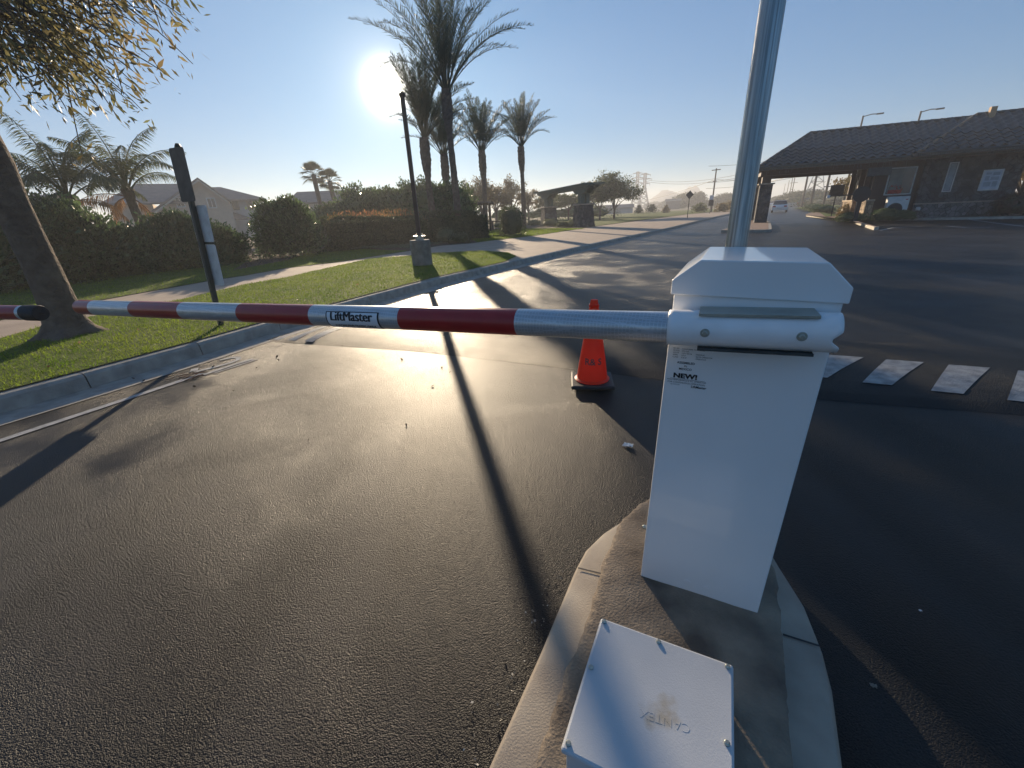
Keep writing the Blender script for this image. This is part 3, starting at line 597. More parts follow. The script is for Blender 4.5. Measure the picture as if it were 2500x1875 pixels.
# ================================================================== NEAR TREE
TX, TY = -6.05, 5.7
tr = thing('street_tree', 'leafy street tree with thick bare trunk at the left edge of the grass', 'tree', (TX, TY, .15))
mb = MB(); n_ = 26; pz = [0, .04, .1, .2, .35, .6, .9, 1.3, 1.7, 2.1, 2.6, 3.1]; pr_ = [.42, .34, .27, .225, .2, .185, .178, .172, .17, .18, .165, .15]
vv = []
for i, z in enumerate(pz):
    for j in range(n_):
        a = 2*math.pi*j/n_; r = pr_[i]*(1+.04*mnoise.noise(Vector((math.cos(a)*2, math.sin(a)*2, z*1.5)))+(.22*math.sin(5*a+.6)+.1*math.sin(3*a))*max(0, 1-z/.22))
        if 1.9 < z < 2.3: r *= 1+.12*math.sin(a*2)
        vv.append((r*math.cos(a)+.02*math.sin(z*2), r*math.sin(a), z-.01))
mb.add(vv, [(i*n_+j, i*n_+(j+1) % n_, (i+1)*n_+(j+1) % n_, (i+1)*n_+j) for i in range(len(pz)-1) for j in range(n_)])
mb.build('trunk', bark, tr, True)
mb = MB(); lf = []; ld = []
org = np.array([TX, TY, .15]); fork = np.array([0, 0, 2.9])
tips = [(480, 10, 5.2), (430, 30, 5.3), (440, -20, 5.0), (395, 60, 5.1), (350, 90, 5.0), (400, -20, 5.6), (330, 60, 5.2), (360, 150, 5.4), (375, 190, 5.0), (385, 235, 5.3), (300, 225, 5.5), (310, 262, 5.0), (262, 270, 5.2), (200, 200, 4.8), (175, 240, 5.3), (90, 245, 5.0), (60, 200, 4.7), (120, 150, 4.5), (230, 90, 4.8), (150, 30, 4.6), (20, 120, 4.5), (270, -40, 5.0), (140, 190, 5.6), (40, 235, 5.6), (330, 120, 4.6), (220, 150, 5.8), (200, 60, 5.5), (90, 90, 5.2), (250, 190, 4.7), (300, 20, 5.8)]
limb = []
for az_, el_, L in ((100, 35, 2.2), (60, 50, 2.4), (130, 50, 2.0), (200, 45, 2.4), (280, 50, 2.4), (330, 40, 2.5), (20, 60, 2.6)):
    d = np.array([math.sin(R(az_))*math.cos(R(el_)), math.cos(R(az_))*math.cos(R(el_)), math.sin(R(el_))]); e = fork+d*L; m_ = fork+d*L*.5+[0, 0, .15]
    mb.tube([fork-[0, 0, .2], m_, e], [.11, .07, .035], 8); limb.append((m_, e))
def twig(a, b, sag, nl, ls, r0=.016):
    c_ = (a+b)/2+[0, 0, sag]; ts = np.linspace(0, 1, 9)[:, None]; P = (1-ts)**2*a+2*ts*(1-ts)*c_+ts**2*b; mb.tube(P, list(np.linspace(r0, .003, 9)), 5, cap=False)
    for k in range(nl):
        t_ = .25+.75*rng.random()**.8; p_ = (1-t_)**2*a+2*t_*(1-t_)*c_+t_**2*b; dr = (b-a)/np.linalg.norm(b-a)
        lf.append(p_+rng.normal(size=3)*.11*(1.15-t_*.6)+[0, 0, -.05]); q_ = dr*.7+rng.normal(size=3)*.35+[0, 0, -.55]; ld.append(q_/np.linalg.norm(q_))
for px, py, dd_ in tips:
    px -= 35; py -= 42 if py > 100 else 12
    b = vd(px, py, dd_)-org; s0 = vd(max(-120, px-330-rng.random()*90), py-150-rng.random()*60, dd_+.1)-org
    m_, e = limb[int(rng.integers(0, 3))]; mb.tube([e, (e+s0)/2+[0, 0, .12], s0], [.035, .024, .017], 6, cap=False)
    twig(s0, b, .22, 44, .07)
    for k in range(4):
        t_ = .35+.15*k; c0 = s0+(b-s0)*t_+[0, 0, .1*(1-t_)]; twig(c0, c0+(b-s0)*.22+rng.normal(size=3)*[.22, .22, .12]+[0, 0, -.12], .05, 17, .06, .006)
for _ in range(60):                                   # the rest of the crown, over and beyond the frame
    m_, e = limb[int(rng.integers(0, 7))]; d = rng.normal(size=3)*[1, 1, .55]; a = e+d*.35; b = e+d*1.0+[0, 0, .35]
    if (b+org)[2] < 4.7 or (b+org)[0] > -5.2: continue
    twig(a, b, .15, 55, .07, .01)
mb.build('branches', bark, tr)
mb = MB(); mb.quads(leaves(np.array(lf), .07, .27, dirs=np.array(ld))); mb.build('crown', leafA, tr)
# ================================================================== VEGETATION BUILDERS
def lump(u, seed, amp=.16, f=2.2): return 1+amp*mnoise.noise(Vector((u[0]*f+seed, u[1]*f, u[2]*f)))+amp*.7*mnoise.noise(Vector((u[0]*f*2.3, u[1]*f*2.3+seed, u[2]*f*2.3)))
def bush_mesh(rx, ry, h, nl, ls, seed=0, boxy=1.0, asp=.45, low=0., mi=0, mb=None, c=(0, 0, 0), core=.82, amp=.16, spiky=0):
    mb = mb or MB(); U = rng.normal(size=(nl, 3)); U /= np.linalg.norm(U, axis=1)[:, None]; U[:, 2] = np.where(U[:, 2] < -.8, -U[:, 2], U[:, 2])
    P = []
    for u in U:
        s_ = lump(u, seed, amp)*(1-.28*rng.random()**2.2)*(1+.05*rng.normal())
        q = np.sign(u)*np.abs(u)**boxy; wq_ = s_*(1+.4*max(0, -q[2])); P.append((q[0]*rx*wq_+c[0], q[1]*ry*wq_+c[1], c[2]+max(low, h*.44+q[2]*h*.56*s_)))
    dirs = U*.6+[0, 0, .5+spiky]
    mb.quads(leaves(np.array(P), ls, asp, dirs=dirs), mi)
    if core:
        nu, nv = 14, 8; vv = []
        for i in range(nv):
            ph = -.45*math.pi*.6+(math.pi/2+.45*math.pi*.6)*i/(nv-1)
            for j in range(nu):
                a = 2*math.pi*j/nu; u = np.array([math.cos(a)*math.cos(ph), math.sin(a)*math.cos(ph), math.sin(ph)]); s_ = lump(u, seed, amp)*core
                q = np.sign(u)*np.abs(u)**boxy; vv.append((q[0]*rx*s_+c[0], q[1]*ry*s_+c[1], c[2]+max(0.02, h*.45+q[2]*h*.55*s_)))
        mb.add(vv, [(i*nu+j, i*nu+(j+1) % nu, (i+1)*nu+(j+1) % nu, (i+1)*nu+j) for i in range(nv-1) for j in range(nu)], mi)
    return mb
def bush(name, label, loc, rx, ry, h, nl, ls, m, cat='shrub', rz=0., group=None, seed=None, **k):
    seed = rng.random()*50 if seed is None else seed
    mb = bush_mesh(rx, ry, h, nl, ls, seed, **k); o = mb.build(name, m, None, False, loc); o.rotation_euler.z = rz; return tag(o, label, cat, group)
def tree(name, label, loc, th_, tr_, blobs, nl, ls, m, cat='tree', group=None, asp=.5, bm=bark, amp=.3, core=0, dens=None):
    t_ = thing(name, label, cat, loc, 0, group); mb = MB()
    mb.tube([(0, 0, -.05), (tr_*.2, 0, th_*.5), (0, 0, th_)], [tr_*1.25, tr_, tr_*.8], 10)
    for bx_, by_, bz_, r_, rz_ in blobs:
        mb.tube([(0, 0, th_*.85), (bx_*.45, by_*.45, (th_+bz_)*.5), (bx_, by_, bz_)], [tr_*.6, tr_*.35, tr_*.12], 6, cap=False)
        for k in range(4):
            d = rng.normal(size=3)*[r_*.6, r_*.6, rz_*.5]; mb.tube([(bx_*.6, by_*.6, (th_+bz_)*.55), (bx_+d[0], by_+d[1], bz_+d[2])], [tr_*.22, tr_*.05], 4, cap=False)
    mb.build('trunk', bm, t_)
    mb = MB(); tot = sum(b_[3]**2 for b_ in blobs)
    for bx_, by_, bz_, r_, rz_ in blobs:
        n_ = int(nl*r_**2/tot); nc = max(6, n_//45); U = rng.normal(size=(nc, 3)); U /= np.linalg.norm(U, axis=1)[:, None]; rr = rng.random(nc)**.45
        cc_ = U*rr[:, None]*[r_, r_, rz_]*(1+amp*rng.normal(size=(nc, 1))*.5)+[bx_, by_, bz_]
        idx = rng.integers(0, nc, n_); P = cc_[idx]+rng.normal(size=(n_, 3))*[r_*.17, r_*.17, rz_*.15]
        mb.quads(leaves(P, ls, asp))
    mb.build('crown', m, t_); return t_
# hedge on the left (tall glossy shrubs in a row)
hx = [(-80, 625, 470), (10, 628, 466), (95, 625, 484), (195, 622, 500), (290, 618, 552), (378, 612, 548), (462, 612, 520), (540, 612, 556)]
for i, (x, y, yt) in enumerate(hx):
    dq = 17.6+.35*i; q = vd(x, y, dq); h = vd(x, yt, dq)[2]-.12; names = ['tallest glossy hedge shrub at the far left behind the tree trunk', 'tall dark hedge shrub partly hidden by the tree trunk', 'dark hedge shrub just right of the leaning street tree trunk', 'dark hedge shrub below the left queen palm', 'dark glossy hedge shrub below the right queen palm', 'dark hedge shrub left of the leaning sign post', 'glossy hedge shrub right behind the leaning sign post', 'loose glossy hedge shrub at the right end of the long hedge'][i]
    wb = (1.3, 1.1, 1.3, 1.3, 1., 1.1, 1.25, .9)[i]; bush('hedge_shrub', names, (q[0], q[1], .12), wb, wb*.9, h, 9500, (.1, .12, .09, .12, .1, .09, .12, .1)[i], leafD if i in (1, 4, 6) else leafH, 'shrub', boxy=(.8, 1, .9, 1.05, .85, 1.05, .9, 1.1)[i], seed=i*3.1, group='dark hedge shrubs along the sidewalk', low=.05, amp=.42, core=.7)
dq = 21.; q = vd(714, 612, dq); bush('round_shrub', 'large loose dark round shrub between hedge and red-tipped hedge', (q[0], q[1], .1), 1.25, 1.25, vd(690, 488, dq)[2], 12000, .11, leafH, 'shrub', seed=31., amp=.25)
# red-tipped clipped hedge
def hedge(name, label, a, b, dep, h, nl, ls, m, m2=None, n2=0, cat='hedge'):
    a = np.array(a); b = np.array(b); L = np.linalg.norm(b-a); t_ = (b-a)/L; nr = np.array([-t_[1], t_[0]]); mb = MB()
    s_ = rng.random(nl)*L; side = rng.random(nl); P = np.zeros((nl, 3)); hh = np.array([h*(1+.05*math.sin(q*1.3)+.07*mnoise.noise(Vector((q*.9, 3, 0)))) for q in s_]); endf = np.minimum(1, .72+.5*np.minimum(s_, L-s_))
    hh *= endf
    top_ = side < .4; dd = np.where(top_, rng.random(nl), np.where(side < .8, 0., 1.))+rng.normal(size=nl)*.05; zz = np.where(top_, 1., rng.random(nl))+rng.normal(size=nl)*.02
    P[:, :2] = a+t_*s_[:, None]+nr*(dd*dep)[:, None]; P[:, 2] = zz*hh
    e_ = rng.random(nl) < .08; P[e_, :2] = a+nr*(rng.random(e_.sum())*dep)[:, None]+rng.normal(size=(e_.sum(), 2))*.08
    mb.quads(leaves(P, ls, .5)); mb.box((0, .12, .02), (L, dep-.12, h*.86), 0, np.array(Matrix.Translation((a[0], a[1], 0))@Matrix.Rotation(math.atan2(t_[1], t_[0]), 4, 'Z')))
    if m2:
        s2 = rng.random(n2)*L; P2_ = np.zeros((n2, 3)); P2_[:, :2] = a+t_*s2[:, None]+nr*(rng.random(n2)*dep)[:, None]; P2_[:, 2] = h*1.02*np.minimum(1, .72+.5*np.minimum(s2, L-s2))+rng.random(n2)**2*.3
        mb.quads(leaves(P2_, ls*1.5, .25, dirs=np.tile([0, 0, 1.6], (n2, 1))), 1)
    o = mb.build(name, [m, m2] if m2 else m, None, False, (0, 0, .14)); return tag(o, label, cat)
a_ = at(783, 618, .15)[:2]; hedge('clipped_hedge', 'clipped dark hedge with red-pink new growth along its top', (-8.05, 20.3), (-3.9, 23.0), 1.3, 1.42, 22000, .075, leafR, leafP, 900)
hedge('clipped_hedge', 'plain dark clipped hedge behind the palm trunks', (-3.85, 23.6), (-.9, 25.8), 1.2, 1.5, 12000, .075, leafR)
bush('clipped_shrub', 'rounded dark clipped shrub left of the wooden arbor', (.45, 27.4, .14), .75, .75, 1.7, 3500, .07, leafR, boxy=.7)
# big evergreen masses behind
for i, (x, w_, top_, dist, nm) in enumerate(((895, 2.6, 462, 34, 'low dark evergreen tree beside the second house'), (955, 2.4, 467, 33, 'broad dark evergreen left of the lamp post top'), (1003, 2.4, 455, 32, 'dark evergreen tree behind the lamp post'), (1055, 2.3, 448, 31, 'tallest dark evergreen behind the palm trunks'), (1098, 1.9, 455, 31, 'dark evergreen directly left of the palm cluster base'), (830, 2.3, 505, 33, 'low dark evergreen shrub below the second house'))):
    q = vd(x, 560, dist); ht = 1.42+dist*math.tan(math.asin(ray(x, top_)[2]))
    bush('evergreen_tree', nm, (q[0], q[1], .1), w_, w_, ht, 8000, .17, leafD if i % 2 else leafH, 'tree', group='dark evergreen trees behind the hedge', seed=i*7., amp=.3)
# sages, ornamental grass, groundcover by the lamp post
def tuft(name, label, loc, n_, h, sp_, m, cat='ornamental grass', group=None):
    mb = MB(); a = rng.random(n_)*2*math.pi; r0 = rng.random(n_)*.08; out_ = rng.random(n_)*sp_; V = np.zeros((n_, 4, 3))
    for k in range(n_):
        d = np.array([math.cos(a[k]), math.sin(a[k])]); hh = h*(.6+.4*rng.random()); b = d*r0[k]; t_ = d*(r0[k]+out_[k]); s_ = np.array([-d[1], d[0]])*.006; m_ = d*(r0[k]+out_[k]*.4)
        V[k] = [(*(b-s_), 0), (*(m_-s_*1.3), hh*.6), (*t_, hh), (*(m_+s_*1.3), hh*.6)]
    mb.quads(V); return tag(mb.build(name, m, None, False, loc), label, cat, group)
q = at(962, 590, .15); tuft('grass_clump', 'pale spiky ornamental grass clump left of the lamp post', (q[0], q[1], .14), 900, .8, .55, leafY)
q = at(1045, 585, .15); tuft('grass_clump', 'pale spiky ornamental grass clump right of the lamp post', (q[0], q[1], .14), 900, .85, .6, leafY)
sg = [(1000, 585, .5, .6, 'pale sage shrub directly behind the lamp post'), (1090, 592, .7, .8, 'grey-green sage shrub right of the lamp pedestal'), (1125, 594, .6, .65, 'low sage shrub at the right end of the bed by the sidewalk'), (1165, 560, .6, .5, 'small sage shrub near the wooden arbor'), (1220, 556, .8, .6, 'low sage shrub below the third palm trunk'), (1262, 553, .9, .6, 'sage shrub between the two far palms'), (1305, 550, .9, .6, 'sage shrub left of the monument pillars'), (1345, 552, 1., .7, 'sage shrub at the foot of the left monument pillar'), (1375, 555, .7, .5, 'small dark shrub between the monument pillars'), (1402, 554, .8, .6, 'shrub against the right monument pillar'), (1180, 545, .6, .5, 'little shrub behind the palm cluster'), (1145, 565, .5, .45, 'round low shrub at the left tip of the lawn')]
for i, (x, y, r_, h, nm) in enumerate(sg):
    q = at(x, y, .15); bush('sage_shrub', nm, (q[0], q[1], .12), r_, r_*.8, h, 1800, .06, leafY if i not in (8, 2) else leafR, group='low shrubs in the planting bed', asp=.35, spiky=.5, seed=i*2.3, core=.75)
mb = MB(); gcov = S_([(820, 612), (880, 601), (960, 596), (1084, 597), (1050, 603), (1000, 611), (940, 611)])
def inpoly(P, poly):
    poly = np.array(poly); x, y = P[:, 0], P[:, 1]; c_ = np.zeros(len(P), bool); j = len(poly)-1
    for i in range(len(poly)):
        xi, yi = poly[i]; xj, yj = poly[j]
        if yi != yj: c_ ^= ((yi > y) != (yj > y)) & (x < (xj-xi)*(y-yi)/(yj-yi)+xi)
        j = i
    return c_
def scatter(poly, n_, z=.15):
    p_ = np.array([q[:2] for q in poly]); lo, hi = p_.min(0), p_.max(0); P = rng.random((n_, 2))*(hi-lo)+lo; P = P[inpoly(P, p_)]; return np.column_stack([P, np.full(len(P), z)])
P = scatter(gcov, 16000); P[:, 2] += np.array([.08+.09*mnoise.noise(Vector((q[0]*1.5, q[1]*1.5, 0)))+.06*rng.random() for q in P])
mb.quads(leaves(P, .05, .4)); tag(mb.build('ground_cover', M('silver_groundcover', (.1, .13, .08), .6, vs=3, col2=(.16, .19, .12), trans=.3, island=.3)), kind='stuff')
mb = MB(); P = scatter(S_([(600, 655), (700, 640), (760, 618), (830, 606), (820, 596), (700, 590), (600, 600), (470, 620), (470, 645)]), 5000, .155); P[:, 2] += rng.random(len(P))*.02; mb.quads(leaves(P, .09, .4)); tag(mb.build('leaf_litter', M('tan_leaf_litter', (.22, .16, .1), .8, island=.5, trans=.2)), kind='stuff')
# grass blades
def blades(name, poly, n_, h, z, wb=.006, clip=None):
    P = scatter(poly, n_, z)
    if clip: P = P[clip(P)]
    n2 = len(P); a = rng.random(n2)*2*math.pi; hh = h*(.55+.6*rng.random(n2)); ln_ = rng.normal(size=(n2, 2))*h*.45; d = np.column_stack([np.cos(a), np.sin(a)])*wb*.5
    V = np.zeros((n2, 3, 3)); V[:, 0, :2] = P[:, :2]-d; V[:, 1, :2] = P[:, :2]+d; V[:, 0, 2] = V[:, 1, 2] = z; V[:, 2, :2] = P[:, :2]+ln_; V[:, 2, 2] = z+hh
    me = bpy.data.meshes.new(name); me.vertices.add(n2*3); me.vertices.foreach_set('co', V.ravel()); me.loops.add(n2*3); me.loops.foreach_set('vertex_index', np.arange(n2*3)); me.polygons.add(n2); me.polygons.foreach_set('loop_start', np.arange(n2)*3); me.polygons.foreach_set('loop_total', np.full(n2, 3)); me.update(calc_edges=True); me.validate()
    me.materials.append(grassb); o = bpy.data.objects.new(name, me); COL.objects.link(o); tag(o, kind='stuff')
near = [(-9.5, 1)]; 
blades('parkway_grass', [p for p in parkway_poly], 480000, .034, .163, .006, lambda P: (P[:, 1] > 1.5))
blades('grass_tufts', [p for p in parkway_poly], 42000, .065, .163, .007, lambda P: np.array([mnoise.noise(Vector((q[0]*2.2, q[1]*2.2, 0))) > .12 for q in P]))
blades('lawn_grass', strip_poly, 120000, .035, .164, .009, lambda P: (P[:, 1] > 2))
blades('shaded_grass', shade_lawn, 50000, .04, .158, .012, lambda P: (P[:, 1] > 2))
blades('far_lawn_grass', lawn2, 30000, .06, .166, .02)
edge = [tuple(p) for p in off(KB, .13)[2:9]]+[tuple(p) for p in off(KB, .26)[2:9]][::-1]
blades('kerb_edge_grass', edge, 16000, .06, .158, .006, lambda P: P[:, 1] < 12.4)
P = scatter(parkway_poly, 420, .175); P = P[P[:, 1] > 2]; P[:, 2] += rng.random(len(P))*.02
mb = MB(); mb.quads(leaves(P, .045, .55)); tag(mb.build('fallen_leaves', M('tan_fallen_leaf', (.3, .2, .1), .7, island=.5, trans=.3)), kind='stuff')
# ================================================================== PALMS
def frond(mb, o_, az_, e0, bend, L, nl=46, ll=.5, wl=.035, t0=.18, mi=0, vee=.35, droop=0., rr=.02, tw=0.):
    T = np.linspace(0, 1, 12); el = e0-bend*T**1.35; ds = L/11; P = [np.array(o_, float)]
    h = np.array([math.sin(az_), math.cos(az_), 0])
    for k in range(11): P.append(P[-1]+(h*math.cos(el[k])+np.array([0, 0, math.sin(el[k])]))*ds)
    P = np.array(P); mb.tube(P, list(np.linspace(rr, .004, 12)), 4, mi, cap=False)
    ts = t0+(1-t0)*(np.arange(nl)+rng.random(nl)*.6)/nl; ts = ts.clip(0, .999); V = []
    side = np.array([-h[1], h[0], 0])
    for t_ in ts:
        k = t_*11; i = int(k); f_ = k-i; p_ = P[i]*(1-f_)+P[i+1]*f_; dr = P[i+1]-P[i]; dr /= np.linalg.norm(dr); upv = np.cross(side, dr); upv /= np.linalg.norm(upv)
        if upv[2] < 0: upv = -upv
        l_ = ll*(math.sin(math.pi*min(1, (t_-t0)/(1-t0)*.8+.18))**.6)*(.85+.3*rng.random())
        for s_ in (-1, 1):
            d = dr*(.75+.2*rng.random())+side*s_*(.75+.2*rng.random())+upv*(vee+.25*rng.normal())+np.array([0, 0, -droop*(.6+.6*rng.random())]); d /= np.linalg.norm(d)
            wv = np.cross(d, upv+rng.normal(size=3)*.3); wv /= np.linalg.norm(wv)+1e-9
            e_ = p_+d*l_+np.array([0, 0, -droop*l_*.3]); V.append([p_, p_+d*l_*.4+wv*wl/2, e_, p_+d*l_*.4-wv*wl/2])
    mb.quads(np.array(V), mi)
def palm_trunk(h, rb, rt, boot, rboot, seed=0):
    mb = MB(); n_ = 14; zs = np.arange(0, h+.01, .14); vv = []
    for i, z in enumerate(zs):
        r = rb+(rt-rb)*min(1, z/(h-boot)); 
        if z > h-boot: f_ = (z-(h-boot))/boot; r = rt+(rboot-rt)*math.sin(min(1, f_*1.9)*math.pi/2)*(1 if f_ < .75 else 1-(f_-.75)*1.3)
        for j in range(n_):
            k = 1+(.05+.1*(z > h-boot))*((j+i) % 2)+.05*rng.normal(); vv.append((r*k*math.cos(2*math.pi*(j+.5*(i % 2))/n_)+.04*math.sin(z*.6+seed), r*k*math.sin(2*math.pi*(j+.5*(i % 2))/n_), z))
    mb.add(vv, [(i*n_+j, i*n_+(j+1) % n_, (i+1)*n_+(j+1) % n_, (i+1)*n_+j) for i in range(len(zs)-1) for j in range(n_)]); return mb
def date_palm(label, loc, h, L, nf, seed, sc=1., gap=False):
    t_ = thing('date_palm', label, 'palm tree', loc, 0, 'date palms beside the road')
    palm_trunk(h, .22*sc, .16*sc, 2.1*sc, .27*sc, seed).build('trunk', palmbark, t_)
    mb = MB()
    for k in range(nf):
        u = (k+.5)/nf; az_ = k*2.39996+seed; e0 = R(88-44*u**1.15)+rng.normal()*.05
        if gap and 15 < (math.degrees(az_)+170) % 360 < 110 and .3 < u < .95: continue
        frond(mb, (.12*math.sin(az_), .12*math.cos(az_), h-.15), az_, e0, R(18+52*u)*(.85+.3*rng.random()), L*(.85+.2*rng.random()), 66, .5*sc, .034*sc, .22, rr=.035*sc)
    mb.build('crown', palmL, t_); return t_
def hub(px, py, dist): q = vd(px*1.1302, py*1.1302, dist); return (q[0], q[1], .15), q[2]-.15
for lab, px, py, dist, L, nf, sd_, sc in (('tallest date palm with crown cut off by the top of the photo', 964, 188, 26., 5.2, 46, 1., .95), ('date palm whose crown the sun shines through, leftmost of the cluster', 916, 292, 27.5, 4.3, 40, 2.3, 1.), ('date palm half hidden behind the tallest palm trunk', 958, 332, 32., 3.8, 28, 4.1, .95), ('mid-height date palm standing right of the tall palm cluster', 1040, 325, 39., 4.2, 34, 5.2, 1.05), ('rightmost date palm standing alone on the lawn', 1126, 313, 42., 4.1, 32, 6.6, 1.05)):
    l_, h = hub(px, py, dist)
    date_palm(lab, l_, h, L, nf, sd_, sc, px == 916)
def queen_palm(label, px, py, dist, L, nf, seed, dead):
    q = vd(px*1.1302, py*1.1302, dist); h = q[2]-.15; t_ = thing('queen_palm', label, 'palm tree', (q[0], q[1], .15), 0, 'queen palms behind the hedge')
    mb = MB(); mb.tube([(0, 0, 0), (.05, 0, h*.5), (0, 0, h-.5), (0, 0, h-.1)], [.2, .17, .16, .24], 12); mb.build('trunk', palmbark, t_, True)
    mb = MB(); md = MB()
    for k in range(nf):
        u = (k+.5)/nf; az_ = k*2.39996+seed; frond(mb, (0, 0, h-.3+.2*(1-u)), az_, R(84-40*u)+rng.normal()*.08, R(62+50*u), L*(.85+.25*rng.random()), 90, .5, .028, .2, droop=.9, vee=.1, rr=.035)
    for k in range(dead): frond(md, (0, 0, h-.4), R(60)+k*1.1+seed, R(15)-.3*k, R(90), L*.8, 60, .4, .03, .2, droop=1.2, vee=0, rr=.03)
    mb.build('crown', palmQ, t_); 
    if dead: md.build('dead_fronds', palmX, t_)
queen_palm('queen palm with drooping feathery fronds, left of the pair', 142, 414, 23, 2.9, 15, .6, 1)
queen_palm('queen palm with drooping fronds and dead orange ones, right of the pair', 272, 402, 24, 2.9, 15, 2.9, 3)
def fan_palm(label, px, py, dist, rr_, seed):
    q = vd(px*1.1302, py*1.1302, dist); h = q[2]-.15; t_ = thing('fan_palm', label, 'palm tree', (q[0], q[1], .15), 0, 'fan palms beyond the shrubs')
    mb = MB(); mb.tube([(0, 0, 0), (.1, 0, h*.5), (0, 0, h)], [.26, .2, .24], 10); mb.build('trunk', palmbark, t_, True)
    mb = MB(); V = []
    for k in range(22):
        u = (k+.5)/22; az_ = k*2.39996+seed; e0 = R(80-120*u); d = np.array([math.sin(az_)*math.cos(e0), math.cos(az_)*math.cos(e0), math.sin(e0)]); c_ = np.array([0, 0, h])+d*rr_*.5; mb.tube([(0, 0, h), c_], .02, 4, 0, cap=False)
        s_ = np.array([math.cos(az_), -math.sin(az_), 0]); upv = np.cross(s_, d)
        for j in range(16):
            a = R(-80+160*j/15); q_ = d*math.cos(a)+s_*math.sin(a); e_ = c_+q_*rr_*.55+np.array([0, 0, -.12*rr_]); w_ = np.cross(q_, upv)*.045; V.append([c_, c_+q_*rr_*.3+w_, e_, c_+q_*rr_*.3-w_])
    mb.quads(np.array(V)); mb.build('crown', palmL, t_)
fan_palm('taller fan palm, left of the two in front of the second house', 677, 378, 52, 1.5, 0.3)
fan_palm('shorter fan palm, right of the two in front of the second house', 712, 392, 52, 1.5, 1.9)
# ================================================================== ARBOR AND ENTRY MONUMENT
ab = thing('arbor', 'small dark wooden arbor between the palm trunks', 'arbor', (*vd(1158, 540, 36)[:2], .15), R(-20))
for x in (-.9, .9):
    for y in (0, 1.2): MB().box((x-.08, y-.08, 0), (x+.08, y+.08, 2.0)).build('post', bronze, ab)
for y in (0, 1.2): MB().box((-1.3, y-.05, 2.0), (1.3, y+.05, 2.16)).build('beam', bronze, ab)
for x in np.linspace(-1.1, 1.1, 7): MB().box((x-.03, -.3, 2.16), (x+.03, 1.5, 2.25)).build('rafter', bronze, ab)
bn = thing('picnic_table', 'dark outdoor table standing on the lawn right of the arbor', 'table', (*vd(1216, 540, 38)[:2], .15), R(-20)); MB().box((-.8, -.4, .7), (.8, .4, .78)).build('table_top', bronze, bn)
for x in (-.6, .6): MB().box((x-.06, -.3, 0), (x+.06, .3, .7)).build('leg', bronze, bn)
mo = thing('entry_monument', 'entry monument of two stone pillars carrying long curved green beams', 'monument', (*at(1400, 557, .15)[:2], .15), R(-24))
def mon(px_, py_):    # pillar centres in monument frame
    mb = MB(); mb.lathe([(1.05, 0), (.95, .5), (.82, 1.55), (.8, 1.65)], 4, 0, c=(px_, py_), ph=R(45)); mb.build('pillar', stone, mo)
    mb = MB(); mb.lathe([(.98, 1.65), (1.02, 1.68), (.98, 1.76)], 4, 0, c=(px_, py_), ph=R(45)); mb.build('cap', conc, mo)
    mb = MB()
    for dx in (-.2, .2):
        for dy in (-.2, .2): mb.box((px_+dx-.15, py_+dy-.15, 1.74), (px_+dx+.15, py_+dy+.15, 2.62))
    mb.build('upper_post', greenw, mo)
    for dy in (-.3, .3):      # short bolster, ends cut upwards
        mb = MB(); mb.wall([(px_-1.1, 2.6), (px_-.8, 2.5), (px_+.8, 2.5), (px_+1.1, 2.6), (px_+1.6, 2.86), (px_-1.6, 2.86)], py_+dy-.09, py_+dy+.09); mb.build('bolster', greenw, mo)
c1 = vd(1340, 540, 46)[:2]; c2 = vd(1424, 540, 37.5)[:2]; mo.location = (c2[0], c2[1], .15)
dv = c1-c2; rz_ = math.atan2(-dv[1], -dv[0]); mo.rotation_euler.z = rz_; LL = float(np.linalg.norm(dv))
mon(0, 0); mon(-LL, 0)
for dy in (-.42, 0, .42):
    mb = MB(); mb.wall([(-LL-2.4, 3.02), (-LL-2.1, 2.87), (1.9, 2.87), (2.2, 3.02), (2.2, 3.1), (-LL-2.4, 3.1)], dy-.08, dy+.08); mb.build('long_beam', greenw, mo)
mb = MB()
for k, x in enumerate(np.linspace(-LL-2.3, 2.0, 34)): mb.box((x-.04, -.9, 3.1), (x+.04, .9, 3.2))
mb.build('slat_roof', greenw, mo)
# ================================================================== HOUSES
def frame(az_, dist): 
    q = pol(az_, dist, .15); return q, -R(az_)
def loc2(x, y, az_, dist, yo=0.):
    d = ray(x, y); c_, s_ = math.cos(R(az_)), math.sin(R(az_)); X_ = np.array([c_, -s_, 0]); Y_ = np.array([s_, c_, 0]); t_ = (dist+yo)/(d@Y_); P = d*t_; return (float(P@X_), float(P[2]+EYE-.15))
def window(par, x0, x1, z0, z1, y, fr=wframe, dep=.12, mull=True):
    mb = MB(); w_ = .09
    mb.box((x0-w_, y-dep, z0-w_), (x1+w_, y-.01, z0)); mb.box((x0-w_, y-dep, z1), (x1+w_, y-.01, z1+w_)); mb.box((x0-w_, y-dep, z0), (x0, y-.01, z1)); mb.box((x1, y-dep, z0), (x1+w_, y-.01, z1))
    if mull: mb.box(((x0+x1)/2-.03, y-dep+.01, z0), ((x0+x1)/2+.03, y-.02, z1))
    o = mb.build('window', fr, par); g = MB().box((x0, y-.06, z0), (x1, y-.03, z1)).build('pane', glass, o); return o
A, D0 = -34., 60.
Lc = lambda x, y, yo=0.: loc2(x, y, A, D0, yo)
h1 = thing('house', 'large two-storey beige house with grey tiled roofs behind the sign post', 'house', frame(A, D0)[0], frame(A, D0)[1])
pk = Lc(482, 434); lr = Lc(362, 524); rr2 = Lc(555, 488)
mb = MB(); zl = -.2
wl_ = (lr[0]+.5, lr[1]+.2); wr_ = (rr2[0]+.2, rr2[1])
